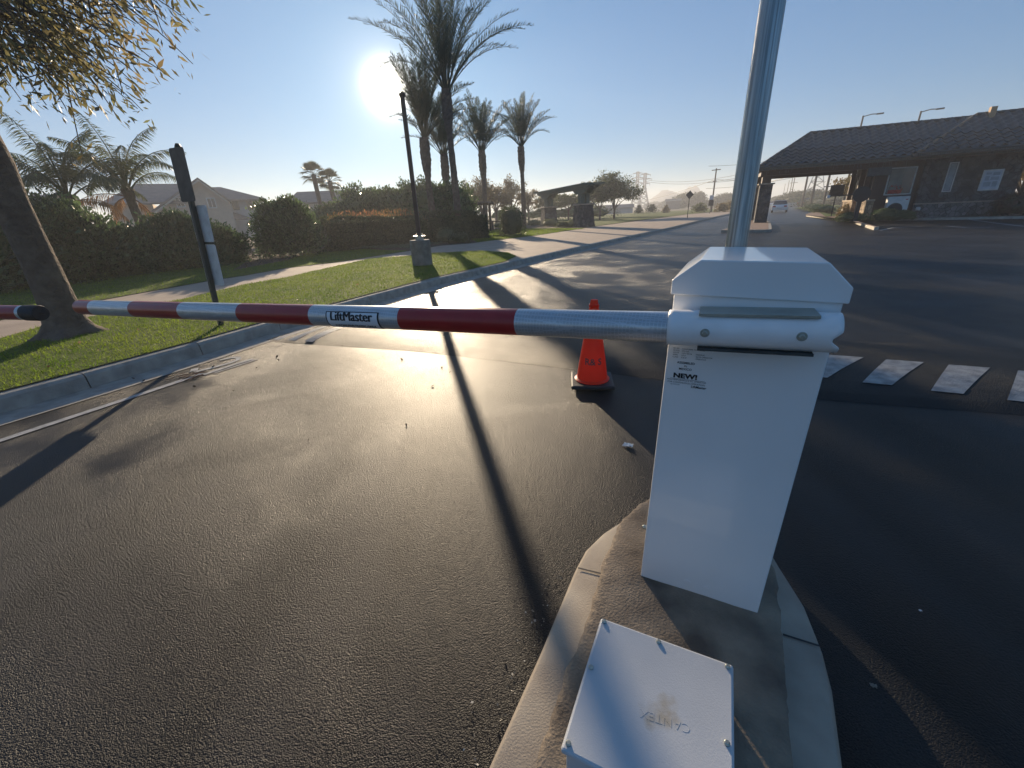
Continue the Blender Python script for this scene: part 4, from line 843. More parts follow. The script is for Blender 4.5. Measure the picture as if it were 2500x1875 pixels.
mb.wall([(wl_[0], -.2), (wr_[0], -.2), (wr_[0], wr_[1]-.05), (pk[0], pk[1]-.35), (wl_[0], wl_[1]-.1)], 0, 9); mb.build('wall', stucco, h1)
def gable_roof(par, l_, p_, r_, y0, y1, m=houser, th_=.22):
    mb = MB(); mb.slab([(l_[0], y0, l_[1]), (p_[0], y0, p_[1]), (p_[0], y1, p_[1]), (l_[0], y1, l_[1])], th_); mb.slab([(p_[0], y0, p_[1]), (r_[0], y0, r_[1]), (r_[0], y1, r_[1]), (p_[0], y1, p_[1])], th_); return mb.build('roof', m, par)
gable_roof(h1, (lr[0]-.3, lr[1]-.1), (pk[0], pk[1]), (rr2[0]+.3, rr2[1]-.1), -.5, 9.2)
mb = MB(); w_ = .12
for a_2, b_2 in ((lr, pk), (pk, rr2)): mb.wall([(a_2[0], a_2[1]-.38), (b_2[0], b_2[1]-.38), (b_2[0], b_2[1]-.2), (a_2[0], a_2[1]-.2)], -.56, -.5)
mb.build('fascia', M('pale_trim', (.5, .46, .4), .7), h1)
# main roof on the left
r1 = Lc(332, 448, 6); r2 = Lc(439, 434, 6); e1_ = Lc(262, 505, 0); 
mb = MB(); mb.slab([(e1_[0]-.5, -.4, 4.0), (lr[0]+3.5, -.4, 4.0), (pk[0]+.2, 6, pk[1]*.98), (r1[0], 6, pk[1]*.98)], .2)
mb.slab([(e1_[0]-.5, -.4, 4.0), (r1[0], 6, pk[1]*.98), (e1_[0]-.5, 12, 4.0)], .2); mb.build('roof', houser, h1)
mb = MB(); mb.box((e1_[0]+.2, .3, -.2), (lr[0]+.6, 8.5, 3.9)); mb.build('wall', stucco, h1)
# right wing
wa = Lc(545, 520, 3); wb_ = Lc(640, 520, 3); ev = Lc(650, 485, 2.5); rd0 = Lc(512, 453.6, 6); rdm = Lc(532, 456, 6)
mb = MB(); mb.box((wr_[0], 3, -.2), (wb_[0], 11, ev[1]-.1)); mb.build('wall', stuccg, h1)
mb = MB(); E_ = ev[1]; mb.slab([(wr_[0]-1, 2.4, E_), (ev[0], 2.4, E_), (rdm[0]+.3, 6.5, rdm[1]), (wr_[0]-1.5, 6.5, rdm[1])], .2); mb.slab([(ev[0], 2.4, E_), (ev[0], 11.5, E_), (rdm[0]+.3, 6.5, rdm[1])], .2); mb.build('roof', houser, h1)
for (x0, y0, x1, y1), yo, fr in (((428, 484, 451, 504), 0, wframe), ((505, 485, 528, 506), 0, wframe), ((546, 490, 556, 508), 3, signdark), ((567, 491, 583, 510), 3, signdark), ((603, 492, 616, 510), 3, signdark)):
    a = Lc(x0, y0, yo); b = Lc(x1, y1, yo); window(h1, a[0], b[0], b[1], a[1], yo, fr)
a = Lc(548, 520, 2); b = Lc(607, 533, 2); mb = MB(); mb.slab([(a[0], 1.2, b[1]), (b[0]+.3, 1.2, b[1]), (b[0]-1.6, 3, a[1]+.2), (a[0], 3, a[1]+.2)], .15); mb.build('porch_roof', houser, h1)
# small house at far left
A2 = -42.; Lc2 = lambda x, y, yo=0.: loc2(x, y, A2, 60., yo)
h3 = thing('house', 'low house roof showing behind the left queen palm', 'house', *frame(A2, 60.))
pk3 = Lc2(138, 469); l3 = Lc2(110, 490); r3 = Lc2(203, 491)
mb = MB(); mb.wall([(l3[0], -.2), (r3[0]-.4, -.2), (r3[0]-.4, r3[1]-.1), (pk3[0], pk3[1]-.3), (l3[0], l3[1]-.1)], 0, 8); mb.build('wall', stucco, h3); gable_roof(h3, (l3[0]-.3, l3[1]-.1), pk3, r3, -.5, 8.2)
k3 = Lc2(20, 480, 4); mb = MB(); mb.slab([(k3[0]-4, -.5, 3.1), (pk3[0], -.5, 3.1), (pk3[0], 4, pk3[1]), (k3[0], 4, pk3[1])], .2); mb.box((k3[0]-3, .2, -.2), (l3[0], 7, 3.0), 1); mb.build('roof', [houser, stucco], h3)
# second house in the middle
A4, D4 = -21., 66.; Lc4 = lambda x, y, yo=0.: loc2(x, y, A4, D4, yo)
h2 = thing('house', 'white-walled house with grey gabled roof behind the pair of fan palms', 'house', *frame(A4, D4))
qx = lambda x, y: (600+x/3.16, 350+y/3.16)
pk4 = Lc4(*qx(795, 355), 3); l4 = Lc4(*qx(735, 440), 0); r4 = Lc4(*qx(900, 410), 0); wl4 = Lc4(*qx(510, 480), 0); rl = Lc4(*qx(400, 415), 3); el = Lc4(*qx(300, 440), 0)
mb = MB(); mb.wall([(l4[0], -.2), (r4[0], -.2), (r4[0], l4[1]), (pk4[0], pk4[1]-.3), (l4[0], l4[1])], 0, 8); mb.box((wl4[0], .3, -.2), (l4[0], 8, l4[1]), 0); mb.build('wall', stuccg, h2)
gable_roof(h2, (l4[0]-.2, l4[1]), (pk4[0], pk4[1]), (r4[0]+.4, l4[1]-.1), -.5, 8.2)
mb = MB(); mb.slab([(el[0], -.2, l4[1]-.1), (l4[0]+1, -.2, l4[1]-.1), (pk4[0], 4, pk4[1]), (rl[0], 4, pk4[1]-.1)], .2); mb.slab([(el[0], -.2, l4[1]-.1), (rl[0], 4, pk4[1]-.1), (el[0], 8, l4[1]-.1)], .2); mb.build('roof', houser, h2)
MB().box((el[0]+.4, .6, -.2), (wl4[0], 7, l4[1]-.2)).build('wall', stuccg, h2)
a = Lc4(*qx(755, 450)); b = Lc4(*qx(815, 485)); window(h2, a[0], b[0], b[1], a[1], 0, signdark)
a = Lc4(*qx(560, 460)); b = Lc4(*qx(650, 500)); mb = MB(); mb.slab([(a[0], -1.4, b[1]), (b[0], -1.4, b[1]), (b[0]-.8, .3, a[1]+.1), (a[0], .3, a[1]+.1)], .15); mb.build('porch_roof', houser, h2)
# ================================================================== GUARDHOUSE
GO = np.array([17.4, 29.07, 0.]); GT = R(-24)
gh = thing('guardhouse', 'stone guardhouse with grey tiled hip roof spanning the entry lane', 'guardhouse', GO, GT)
gu = np.array([math.cos(GT), math.sin(GT)]); gn = np.array([-math.sin(GT), math.cos(GT)])
def gw(u, v): return GO[:2]+gu*u+gn*v
def tile_plane(mb, origin, ux, vy, slope, nu, nv, inside, amp=.09, per=.46, course=.4, step=.06, du=.046, dv=.09):
    # ux: unit along the eave, vy: unit horizontal up-slope; rolled tiles with stepped courses
    U = np.arange(0, nu+du/2, du); Vv = []
    c_ = 0.
    while c_ < nv: Vv += [c_, c_+.002+course*.5, c_+course-.004]; c_ += course
    Vv = np.array(Vv); vv = np.zeros((len(Vv), len(U), 3)); ok = np.zeros((len(Vv), len(U)), bool)
    sl_ = math.atan(slope)
    for i, s_ in enumerate(Vv):
        f_ = (s_ % course)/course; lift = step*(1-f_)
        for j, u in enumerate(U):
            ph = (u/per) % 1; hgt = amp*(math.sin(math.pi*min(1, ph/.62))**1 if ph < .62 else -.25*math.sin(math.pi*(ph-.62)/.38))+lift
            hor = s_*math.cos(sl_); z = s_*math.sin(sl_)+hgt*math.cos(sl_)
            vv[i, j] = (origin[0]+ux[0]*u+vy[0]*(hor-hgt*math.sin(sl_)), origin[1]+ux[1]*u+vy[1]*(hor-hgt*math.sin(sl_)), origin[2]+z); ok[i, j] = inside(u, hor)
    f = []; W = len(U)
    for i in range(len(Vv)-1):
        for j in range(W-1):
            if ok[i, j] and ok[i, j+1] and ok[i+1, j] and ok[i+1, j+1]: f.append((i*W+j, i*W+j+1, (i+1)*W+j+1, (i+1)*W+j))
    mb.add(vv.reshape(-1, 3), f)
RX0, RX1, EY, EZ, RY, RZ = -1.16, 19., -.7, 3.42, 2.5, 5.35
SL = (RZ-EZ)/(RY-EY); run = RY-EY
mb = MB()
tile_plane(mb, (RX0, EY, EZ), (1, 0), (0, 1), SL, RX1-RX0, run/math.cos(math.atan(SL)), lambda u, h: u > h*.9-.1 and u < RX1-RX0-h*.9+.1 and h < run+.1)
tile_plane(mb, (RX0, RY+run, EZ), (0, -1), (1, 0), SL/.9, 2*run, run*.9/math.cos(math.atan(SL/.9)), lambda u, h: u > h/.9-.1 and u < 2*run-h/.9+.1, du=.1)
mb.slab([(RX1, RY+run, EZ), (RX0, RY+run, EZ), (RX0+run*.9, RY, RZ), (RX1-run*.9, RY, RZ)], .02)
mb.slab([(RX1, EY, EZ), (RX1, RY+run, EZ), (RX1-run*.9, RY, RZ)], .02)
mb.build('roof', roofm, gh)
def ridge(p, q, r=.09, st=.33, name='ridge_tiles', mat=roofm):
    mb = MB(); p = np.array(p, float); q = np.array(q, float); L = np.linalg.norm(q-p); n_ = int(L/st)
    for k in range(n_):
        a = p+(q-p)*k/n_; b = p+(q-p)*(k+1.12)/n_; mb.tube([a, b], [r, r*.84], 8)
    return mb.build(name, mat, gh)
ridge((RX0+run*.9, RY, RZ+.04), (RX1-run*.9, RY, RZ+.04)); ridge((RX0, EY, EZ+.03), (RX0+run*.9, RY, RZ+.04))
# lower ceiling and fascia
mb = MB(); mb.box((RX0+.1, EY+.1, EZ-.2), (RX1-.1, RY+run-.1, EZ-.12)); mb.build('soffit', wood, gh)
mb = MB(); mb.box((RX0, EY, EZ-.2), (RX1, EY+.1, EZ-.01)); mb.box((RX0, EY+.1, EZ-.2), (RX0+.1, RY+run, EZ-.01)); mb.build('fascia', M('grey_green_fascia', (.07, .085, .08), .6), gh)
mb = MB(); mb.tube([(RX0, EY-.05, EZ-.03), (6.3, EY-.05, EZ-.03)], .06, 8); mb.build('gutter_pipe', M('dark_gutter', (.06, .08, .085), .5), gh)
# projecting hip
PX0, PX1, PY, PZ = 6.27, 16.4, -1.5, 3.5
ph_ = RY-PY-.92; sl2 = (RZ-PZ)/3.08
mb = MB()
tile_plane(mb, (PX0, PY, PZ), (1, 0), (0, 1), sl2, PX1-PX0, 3.08/math.cos(math.atan(sl2)), lambda u, h: u > h-.1 and u < PX1-PX0-h+.1)
tile_plane(mb, (PX0, PY+4.6, PZ), (0, -1), (1, 0), sl2, 4.6, 3.08/math.cos(math.atan(sl2)), lambda u, h: u < 4.6-h+.1 and u > 3.6-h-.3, du=.1)
mb.build('porch_roof', roofm, gh)
capm = M('sunlit_hip_tile', (.22, .17, .12), .7)  # warmer, paler roof tile: sunlight along the hip painted into the colour
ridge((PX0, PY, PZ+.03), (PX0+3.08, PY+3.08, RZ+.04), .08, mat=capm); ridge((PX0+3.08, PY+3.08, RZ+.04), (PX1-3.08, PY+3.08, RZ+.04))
mb = MB(); mb.box((9.75, 1.2, 5.1), (10.0, 1.45, 5.65)); mb.build('hip_cap_end', M('sunlit_cap_tan', (.45, .3, .18), .8), gh)  # box for the lit end of the hip cap, sunlight in its colour
mb = MB(); mb.box((PX0, PY, PZ-.17), (PX1, PY+.1, PZ-.01)); mb.box((PX0, PY+.1, PZ-.17), (PX0+.1, EY, PZ-.01)); mb.box((PX0+.1, PY+.1, PZ-.17), (PX1-.1, EY, PZ-.12)); mb.tube([(PX0-.05, PY-.05, PZ-.03), (PX1, PY-.05, PZ-.03)], .055, 8); mb.build('fascia', bpy.data.materials['dark_gutter'], gh)
# icicle light strands
mb = MB()
for x in np.arange(RX0, 16, .09):
    y_, z_ = (EY-.1, EZ-.1) if x < PX0 else (PY-.1, PZ-.08); L = .08+.32*rng.random()*(1 if rng.random() > .3 else .3); x2 = x+rng.normal()*.03; mb.tube([(x, y_, z_), (x2, y_, z_-L*.5), (x2+rng.normal()*.02, y_, z_-L)], .006, 3, cap=False)
mb.build('icicle_lights', M('string_light_wire', (.16, .17, .17), .5), gh)['kind'] = 'stuff'
# lane beam, pillar
mb = MB(); mb.box((-.95, -.15, 2.93), (5.2, .2, EZ-.2)); mb.box((-.95, 5., 2.93), (5.2, 5.3, EZ-.2)); mb.box((-.95, .2, 2.93), (-.65, 5., EZ-.2)); mb.build('lane_beam', wood, gh)
for y in (0, 4.8):
    mb = MB(); mb.box((-.88, y, .14), (-.16, y+.7, 2.42)); mb.build('pillar', stone, gh); mb = MB(); mb.box((-.98, y-.08, 2.42), (-.06, y+.78, 2.5), bev=.02); mb.build('pillar_cap', conc, gh)
    mb = MB(); mb.box((-.8, y+.05, 2.5), (-.3, y+.6, 2.95)); mb.build('upper_post', wood, gh)
# stone wall of the booth
def window_g(x0, x1, z0, z1, y, fr=wframe, w_=.06):
    mb = MB(); mb.box((x0-w_, y-.05, z0-w_), (x1+w_, y, z0)); mb.box((x0-w_, y-.05, z1), (x1+w_, y, z1+w_)); mb.box((x0-w_, y-.05, z0), (x0, y, z1)); mb.box((x1, y-.05, z0), (x1+w_, y, z1))
    o = mb.build('window', fr, gh); MB().box((x0, y-.03, z0), (x1, y-.015, z1)).build('pane', glass, o); return o
mb = MB(); mb.box((7.25, -.0, .14), (11.4, 4.6, EZ-.2)); mb.build('wall', stone, gh)
mb = MB(); mb.box((7.2, -.14, .14), (11.42, .0, .86)); mb.build('stone_base', stoneb, gh)
mb = MB(); mb.box((7.18, -.2, .86), (11.46, 0, .93), bev=.015); mb.build('ledge', conc, gh)
mb = MB(); mb.box((5.25, .3, .14), (7.25, 4.6, EZ-.2)); mb.build('wall', wood, gh)
wq = window_g(5.8, 6.95, 1.5, 2.85, .3, wframe, .06)
mb = MB(); mb.box((5.85, .262, 1.55), (6.45, .268, 2.82)); mb.build('curtain_reflection', M('grey_curtain_reflection', (.3, .3, .27), .8, vs=3, col2=(.16, .17, .15)), wq)  # curtain sheet before the glass, the window's reflection painted in as pale pattern
mb = MB(); mb.add([(5.9+i*.05, .262-.004*(i % 2), z) for z in (1.52, 1.72) for i in range(14)], [(i, i+1, 15+i, 14+i) for i in range(13)]); 
V = leaves(np.array([[5.9+rng.random()*.65, .255, 1.5+rng.random()**1.5*.5] for _ in range(90)]), .12, .5); mb.quads(V); mb.build('red_flowers', M('red_flower', (.5, .06, .04), .6), gh)
wn = window_g(8.33, 8.62, 1.52, 2.92, 0, wframe, .05)
mb = MB(); mb.box((8.35, -.036, 1.54), (8.6, -.031, 2.9)); mb.build('pale_pane', M('pale_grey_pane', (.42, .45, .48), .6, vs=2.5, col2=(.2, .23, .24)), wn)  # pale two-tone grey sheet over the narrow pane
po = thing('notice_board', 'white framed notice board on the stone guardhouse wall', 'notice board', (*gw(9.8, -.03), 1.44), GT)
mb = MB(); mb.box((0, -.04, 0), (.84, .0, 1.04), bev=.01); mb.build('frame', wframe, po); mb = MB(); mb.box((.07, -.046, .07), (.77, -.041, .97)); mb.build('paper_sheet', M('bluish_paper', (.5, .54, .6), .5), po)
mb = MB()
for (x0, x1, z0, z1) in ((.14, .36, .8, .9), (.42, .7, .75, .9), (.14, .32, .5, .72), (.38, .7, .52, .68), (.14, .44, .2, .42), (.5, .7, .18, .45)): mb.box((x0, -.048, z0), (x1, -.0465, z1))
mb.build('printed_block', M('pale_grey_print', (.33, .36, .4), .6), po)
# stone wainscot and posts along the lane side of the booth
for y0, y1 in ((-.25, 1.5), (2.5, 4.7)):
    mb = MB(); mb.box((4.85, y0, .14), (5.24, y1, 1.15), bev=.03); mb.build('stone_base', stonel, gh); mb = MB(); mb.box((4.8, y0-.05, 1.15), (5.26, y1+.05, 1.25), bev=.02); mb.build('ledge', M('tan_ledge', (.45, .35, .25), .8), gh)
for y in (-.15, 1.4, 2.6, 4.5): mb = MB(); mb.box((4.95, y-.08, 1.25 if y != 1.4 else .14), (5.2, y+.08, EZ-.2)); mb.build('post', wood, gh)
mb = MB(); mb.box((5.2, .0, 1.6), (5.245, 4.4, 2.7)); mb.build('side_window', glass, gh)
mb = MB(); mb.box((4.5, -.5, 2.5), (5.6, -.35, 2.95), bev=.02); mb.build('header_panel', signdark, gh)
mb = MB(); mb.box((16., 0, .14), (16.8, .7, EZ-.2)); mb.build('pillar', stone, gh)
# condenser unit and things by the wall
ac = thing('air_conditioner', 'white air-conditioning unit with round fan below the booth window', 'air conditioner', (*gw(5.75, -.35), .2), GT)
mb = MB(); mb.box((0, -.35, 0), (1.0, 0, 1.15), bev=.02); mb.build('casing', wframe, ac)
mb = MB(); A = Matrix.Translation((.4, -.352, .45))@Matrix.Rotation(R(90), 4, 'X'); mb.lathe([(.36, 0), (.36, .01), (.34, .02)], 28, 0, X=np.array(A))
for r_ in (.1, .18, .26): mb.tube([(.4+r_*math.cos(a), -.378, .45+r_*math.sin(a)) for a in np.linspace(0, 2*math.pi, 20)], .006, 4)
mb.build('fan_grille', black, ac); mb = MB(); mb.box((.8, -.358, .95), (.92, -.352, 1.0)); mb.build('badge', redr, ac)
q = gw(5.6, -1.3); bush('round_shrub', 'dark low shrub in front of the air-conditioning unit', (q[0], q[1], .1), .75, .55, .65, 3000, .06, leafD)
q = gw(6.4, -1.2); bush('round_shrub', 'dark spreading shrub beside the stone wall corner', (q[0], q[1], .1), .7, .5, .5, 2500, .06, leafD)
q = gw(11.2, -.9); bush('red_shrub', 'dark reddish round shrub at the right end of the stone wall', (q[0], q[1], .1), .95, .7, 1.15, 4000, .07, M('maroon_leaf', (.07, .03, .03), .5, vs=3, col2=(.05, .06, .03), island=.4, trans=.2))
tbl = thing('round_lamp', 'small round white lamp at the foot of the guardhouse wall', 'lamp', (*gw(7.35, -.35), .55), GT); MB().lathe([(.09, 0), (.12, .08), (.09, .17), (.02, .19)], 16).build('globe', wframe, tbl, True); MB().lathe([(.02, -.42), (.02, 0)], 8).build('stem', bronze, tbl)
# entry island with paver, kerb and median
def raised(name, poly, h, m1, m2, kw=.14):
    mb = MB(); mb.prism(poly, -.02, h, 0); inn = off(poly+[poly[0]], -kw if sum((poly[i][0]*poly[(i+1) % len(poly)][1]-poly[(i+1) % len(poly)][0]*poly[i][1]) for i in range(len(poly))) < 0 else kw)[:-1]
    mb.add([(p[0], p[1], h+.004) for p in inn], [tuple(range(len(inn)))], 1); o = mb.build(name, [m1, m2]); tag(o, kind='structure'); return o
isl = [(11.35, 23.1), (11.6, 22.75), (12.8, 21.65), (13.1, 21.7), (13.35, 22.0), gw(.1, .2), gw(.2, 6), gw(-.9, 7), gw(-1.25, 5.5), gw(-1.35, .2)]
isl = [tuple(map(float, p)) for p in isl]; raised('entry_island', isl, .14, kerbm, paver)
md_line = [tuple(at(x, y, .0)[:2]) for x, y in ((1975, 512), (2018, 524), (2058, 537), (2096, 549), (2133, 562))]
nose = md_line[-1]
med = md_line+[(nose[0]+.28, nose[1]+.08)]+[tuple(at(x, y, .14)[:2]) for x, y in ((2105, 545), (2085, 538))]+[tuple(map(float, gw(4.4, -1.)))]+[tuple(map(float, gw(4.6, 5.6)))]+[tuple(map(float, gw(4.5, 14)))]+[tuple(at(1990, 508)[:2]+[8, 8])]
raised('median_island', med, .14, M('pale_kerb', (.5, .46, .38), .8, bump=.3, bs=30), paver)
fk = MB(); kerb(fk, [tuple(at(2150, 539)[:2]), tuple(at(2300, 537)[:2]), tuple(at(2500, 534)[:2]), tuple(map(float, gw(20, -2.2)))], .13); struct('guardhouse_kerb', fk, kerbm, 'auto')
pb = [tuple(at(2150, 537)[:2]), tuple(at(2300, 535)[:2]), tuple(at(2500, 532)[:2]), tuple(map(float, gw(20, -1.9))), tuple(map(float, gw(20, 6))), tuple(map(float, gw(4.6, 6))), tuple(map(float, gw(4.5, -1.2)))]
sheet('guardhouse_bed', pb, .128, paver)
g_poly = [tuple(at(x, y, .15)[:2]) for x, y in ((1935, 509), (1975, 510), (2021, 522), (2060, 526), (2085, 525))]+[tuple(map(float, gw(4.5, 7))), tuple(map(float, gw(7, 22))), (62, 82), (80, 112), (74, 106)]
sheet('median_lawn', g_poly, .168, grassm)
wedge = [(140, 185), (100, 110), (70, 50), (60, 10), (300, 10), (420, 520), (370, 520)]
sheet('verge_right', wedge, .03, dry)
sheet('grass_right', [tuple(map(float, gw(8, 8))), tuple(map(float, gw(24, 6))), tuple(map(float, gw(60, 20))), tuple(map(float, gw(30, 60))), tuple(map(float, gw(8, 40)))], .15, grassm)
# signs and barrier beyond the lane
def post_sign(name, label, x, yb, yt, dist, w_, h_, shape='rect', m=signdark, cat='sign', az_=None):
    q = vd(x, yb, dist); zt = vd(x, yt, dist)[2]; t_ = thing(name, label, cat, (q[0], q[1], .1), -math.atan2(q[0], q[1]))
    MB().box((-.035, -.0, 0), (.035, .07, zt-.1-h_*.4)).build('post', dgreen, t_)
    mb = MB()
    if shape == 'diamond': mb.wall([(0, zt-.1-h_), (w_/2, zt-.1-h_/2), (0, zt-.1), (-w_/2, zt-.1-h_/2)], -.03, -.01)
    elif shape == 'disc': mb.wall([(w_/2*math.cos(a), zt-.1-h_/2+h_/2*math.sin(a)) for a in np.linspace(0, 2*math.pi, 24, endpoint=False)], -.03, -.01)
    else: mb.wall([(-w_/2, zt-.1-h_), (w_/2, zt-.1-h_), (w_/2, zt-.1), (-w_/2, zt-.1)], -.03, -.01)
    mb.build('sign_panel', m, t_); return t_
post_sign('road_sign', 'square dark sign on a post in the median lawn beyond the lane', 2033, 510, 452, 42, .85, .75)
post_sign('road_sign', 'diamond-shaped warning sign seen from behind on the far lawn', 1679, 522, 465, 52, .78, .86, 'diamond')
ps = post_sign('road_sign', 'narrow post with stacked small signs and a black box by the utility pole', 1733, 517, 480, 72, .5, .6, m=signdark); qz = MB(); qz.box((-.25, -.04, 1.9), (.25, -.01, 2.5)); qz.build('sign_panel', signback, ps); qz = MB(); qz.box((-.3, -.1, 1.1), (.35, .05, 1.8)); qz.build('black_box', black, ps)
lb = thing('lane_barrier', 'black round counterweight barrier with short arm by the guardhouse', 'barrier gate', (*vd(2092, 520, 33)[:2], .14), GT)
MB().box((-.1, 0, 0), (.1, .2, 1.2)).build('post', black, lb); mb = MB(); A = Matrix.Translation((0, -.02, 1.42))@Matrix.Rotation(R(90), 4, 'X'); mb.lathe([(.42, 0), (.42, .05), (.1, .08)], 28, 0, X=np.array(A)); mb.build('disc', black, lb, 'auto'); MB().tube([(-.3, -.05, 1.42), (-1.5, -.05, 1.4)], .035, 8).build('arm', black, lb); MB().box((-1.65, -.1, 1.3), (-1.5, .0, 1.46), bev=.02).build('end_light', signback, lb)
q = vd(2076, 520, 38); bush('round_shrub', 'yellow-green shrub beside the round black barrier disc', (q[0], q[1], .1), .7, .7, .95, 2500, .08, leafO)
q = vd(2078, 524, 33.5); bush('round_shrub', 'dark low shrub at the foot of the lane barrier', (q[0], q[1], .1), .8, .6, .5, 2000, .06, leafD)
for i, (x, d_, nm) in enumerate(((1985, 75, 'low shrub at the far tip of the median lawn'), (2000, 62, 'low mounded shrub left of the square sign'), (2014, 55, 'round little shrub beside the square sign post'))): q = vd(x, 505, d_); bush('round_shrub', nm, (q[0], q[1], .1), 1.3, .8, .75, 900, .1, leafD, group='low shrubs on the median')
# ================================================================== POLES, WIRES, TOWERS
def upole(label, xb, d_, h, r=.14, arms=(), name='utility_pole', arm_rz=R(-60), mat=polew, cat='utility pole', base=500):
    q = vd(xb, base, d_); t_ = thing(name, label, cat, (q[0], q[1], 0), arm_rz, 'utility poles along the road')
    MB().tube([(0, 0, 0), (0, 0, h)], [r, r*.7], 10).build('pole', mat, t_)
    for z, w_ in arms: MB().box((-w_/2, -.06, z), (w_/2, .06, z+.12)).build('crossarm', mat, t_)
    return q
p1 = upole('utility pole standing behind the diamond sign, left of the galvanised pole', 1736, 85, 6.9, .14, ((6.6, 1.6), (4.9, .7)), base=517)
pa = upole('utility pole with two crossarms seen under the guardhouse roof', 1958, 105, 9.6, .2, ((7.2, 2.4), (5.9, 2.0)))
pbb = upole('utility pole right of the lattice tower under the roof', 1979, 95, 9, .2, ((8.2, 2.0), (6.6, 1.6)))
pc = upole('bare utility pole near the square sign', 2010, 78, 7.2, .17, ((2.9, .8),))
pd_ = upole('far thin utility pole beside the road', 1928, 190, 11, .17, ((9.5, 3), (7, 2.5)))
for i, x in enumerate((1908, 1916, 1923)): upole('farthest of the thin poles along the road' if i == 0 else ('second farthest thin pole along the road' if i == 1 else 'third farthest thin pole along the road'), x, 330-50*i, 11, .2)
for lab, x, el_ in (('street lamp pole rising behind the guardhouse roof, left one', 2062, 7.085), ('street lamp pole rising behind the guardhouse roof, right one', 0, 6.83)):
    az_ = 37.11 if x else 41.22; q = pol(az_, 72); h = 1.42+72*math.tan(R(el_)); t_ = thing('street_lamp', lab, 'street lamp', (q[0], q[1], 0), R(-38), 'street lamps behind the guardhouse'); MB().tube([(0, 0, 0), (0, 0, h)], [.13, .09], 10).build('pole', polew, t_); MB().tube([(0, 0, h-.1), (.8, 0, h+.05), (1.3, 0, h)], .05, 6).build('arm', polew, t_); MB().box((1.2, -.15, h-.08), (1.9, .15, h+.06), bev=.03).build('lamp_head', signdark, t_)
def tower(label, az_, d_, h, wb, rot=0.):
    q = pol(az_, d_); t_ = thing('pylon', label, 'electricity pylon', (q[0], q[1], 0), rot, 'lattice electricity pylons'); mb = MB(); r = max(.085, d_*.0009 if d_ > 200 else .085)
    L = [(s1*wb/2, s2*wb/2) for s1 in (-1, 1) for s2 in (-1, 1)]; zn = h*.62; zw = .2
    lv = np.linspace(0, zn, 6); wd = lambda z: 1-(1-zw)*min(1, z/zn)
    for x, y in L: mb.tube([(x, y, 0), (x*zw, y*zw, zn), (x*zw, y*zw, h)], r, 4)
    lv = list(lv)+list(np.linspace(zn, h, 5)[1:])
    for i in range(len(lv)-1):
        a, b = wd(lv[i]), wd(lv[i+1])
        for k in range(4):
            x0, y0 = [(-1, -1), (1, -1), (1, 1), (-1, 1)][k]; x1, y1 = [(1, -1), (1, 1), (-1, 1), (-1, -1)][k]; W = wb/2
            mb.tube([(x0*W*a, y0*W*a, lv[i]), (x1*W*b, y1*W*b, lv[i+1])], r*.6, 3); mb.tube([(x1*W*a, y1*W*a, lv[i]), (x0*W*b, y0*W*b, lv[i+1])], r*.6, 3); mb.tube([(x0*W*b, y0*W*b, lv[i+1]), (x1*W*b, y1*W*b, lv[i+1])], r*.6, 3)
    mb.build('lattice', steelf, t_)
    for z, w_ in ((h*.72, .42), (h*.84, .55), (h*.96, .42)):
        mb = MB(); w2 = w_*wb
        for s_ in (-1, 1): mb.tube([(0, 0, z+.6), (s_*w2, 0, z)], r*.7, 3); mb.tube([(s_*wb*zw/2, 0, z), (s_*w2, 0, z)], r*.7, 3); mb.tube([(s_*w2, 0, z), (s_*w2, 0, z-1.2)], r*.5, 3)
        mb.build('crossarm', steelf, t_)
    return q, h
t1 = tower('left of the two distant lattice pylons beside the round tree', 16.35, 300, 22, 7, R(-25)); t2 = tower('right of the two distant lattice pylons beside the round tree', 17.2, 285, 20, 7, R(-25))
t3 = tower('lattice pylon seen between the poles under the guardhouse roof', 34.55, 150, 15.5, 5.5, R(-35))
def wire(a, b, sag, r=.022):
    a = np.array(a, float); b = np.array(b, float); P = [a+(b-a)*t_+np.array([0, 0, -4*sag*t_*(1-t_)]) for t_ in np.linspace(0, 1, 24)]; return P
wm = M('overhead_wire', (.1, .1, .11), .6)
def T(az_, d_, z): return pol(az_, d_, z)
def wires(label, segs, r):
    mb = MB()
    for a, b, s_ in segs: mb.tube(wire(a, b, s_), r, 4, cap=False)
    tag(mb.build('overhead_wires', wm), label, 'overhead wires')
wires('high transmission wires running from the pylons toward the right', [(T(17.2, 285, 16.5), T(27, 250, 14), 2.), (T(27, 250, 14), T(50, 260, 17), 2.5), (T(17.2, 285, 15.6), T(27, 250, 12.6), 2.), (T(27, 250, 12.6), T(50, 260, 15), 2.5), (T(34.55, 150, 13), T(50, 130, 12), 1.5), (T(27, 250, 10), T(34.55, 150, 10), 2)], .11)
wires('lower wires strung on the utility pole behind the diamond sign', [(T(16.5, 150, 3.1+.0), p1+[0, 0, 5.2-p1[2]], .4), (p1+[0, 0, 5.2-p1[2]], pc+[0, 0, 6.-pc[2]], .8), (pc+[0, 0, 6.-pc[2]], T(50, 70, 8.5), .6)], .035)
wires('wires strung between the poles seen under the guardhouse roof', [(T(24, 95, 5.2), pa+[0, 0, 7.2-pa[2]], .5), (pa+[0, 0, 7.2-pa[2]], pbb+[0, 0, 8.2-pbb[2]], .2), (pbb+[0, 0, 8.2-pbb[2]], T(48, 70, 8), .8), (T(24, 95, 4.2), pa+[0, 0, 5.9-pa[2]], .5), (pa+[0, 0, 5.9-pa[2]], T(48, 75, 7), .8), (T(24, 95, 8.), pa+[0, 0, 9.5-pa[2]], .5), (pa+[0, 0, 9.5-pa[2]], T(48, 75, 9.5), .8)], .035)
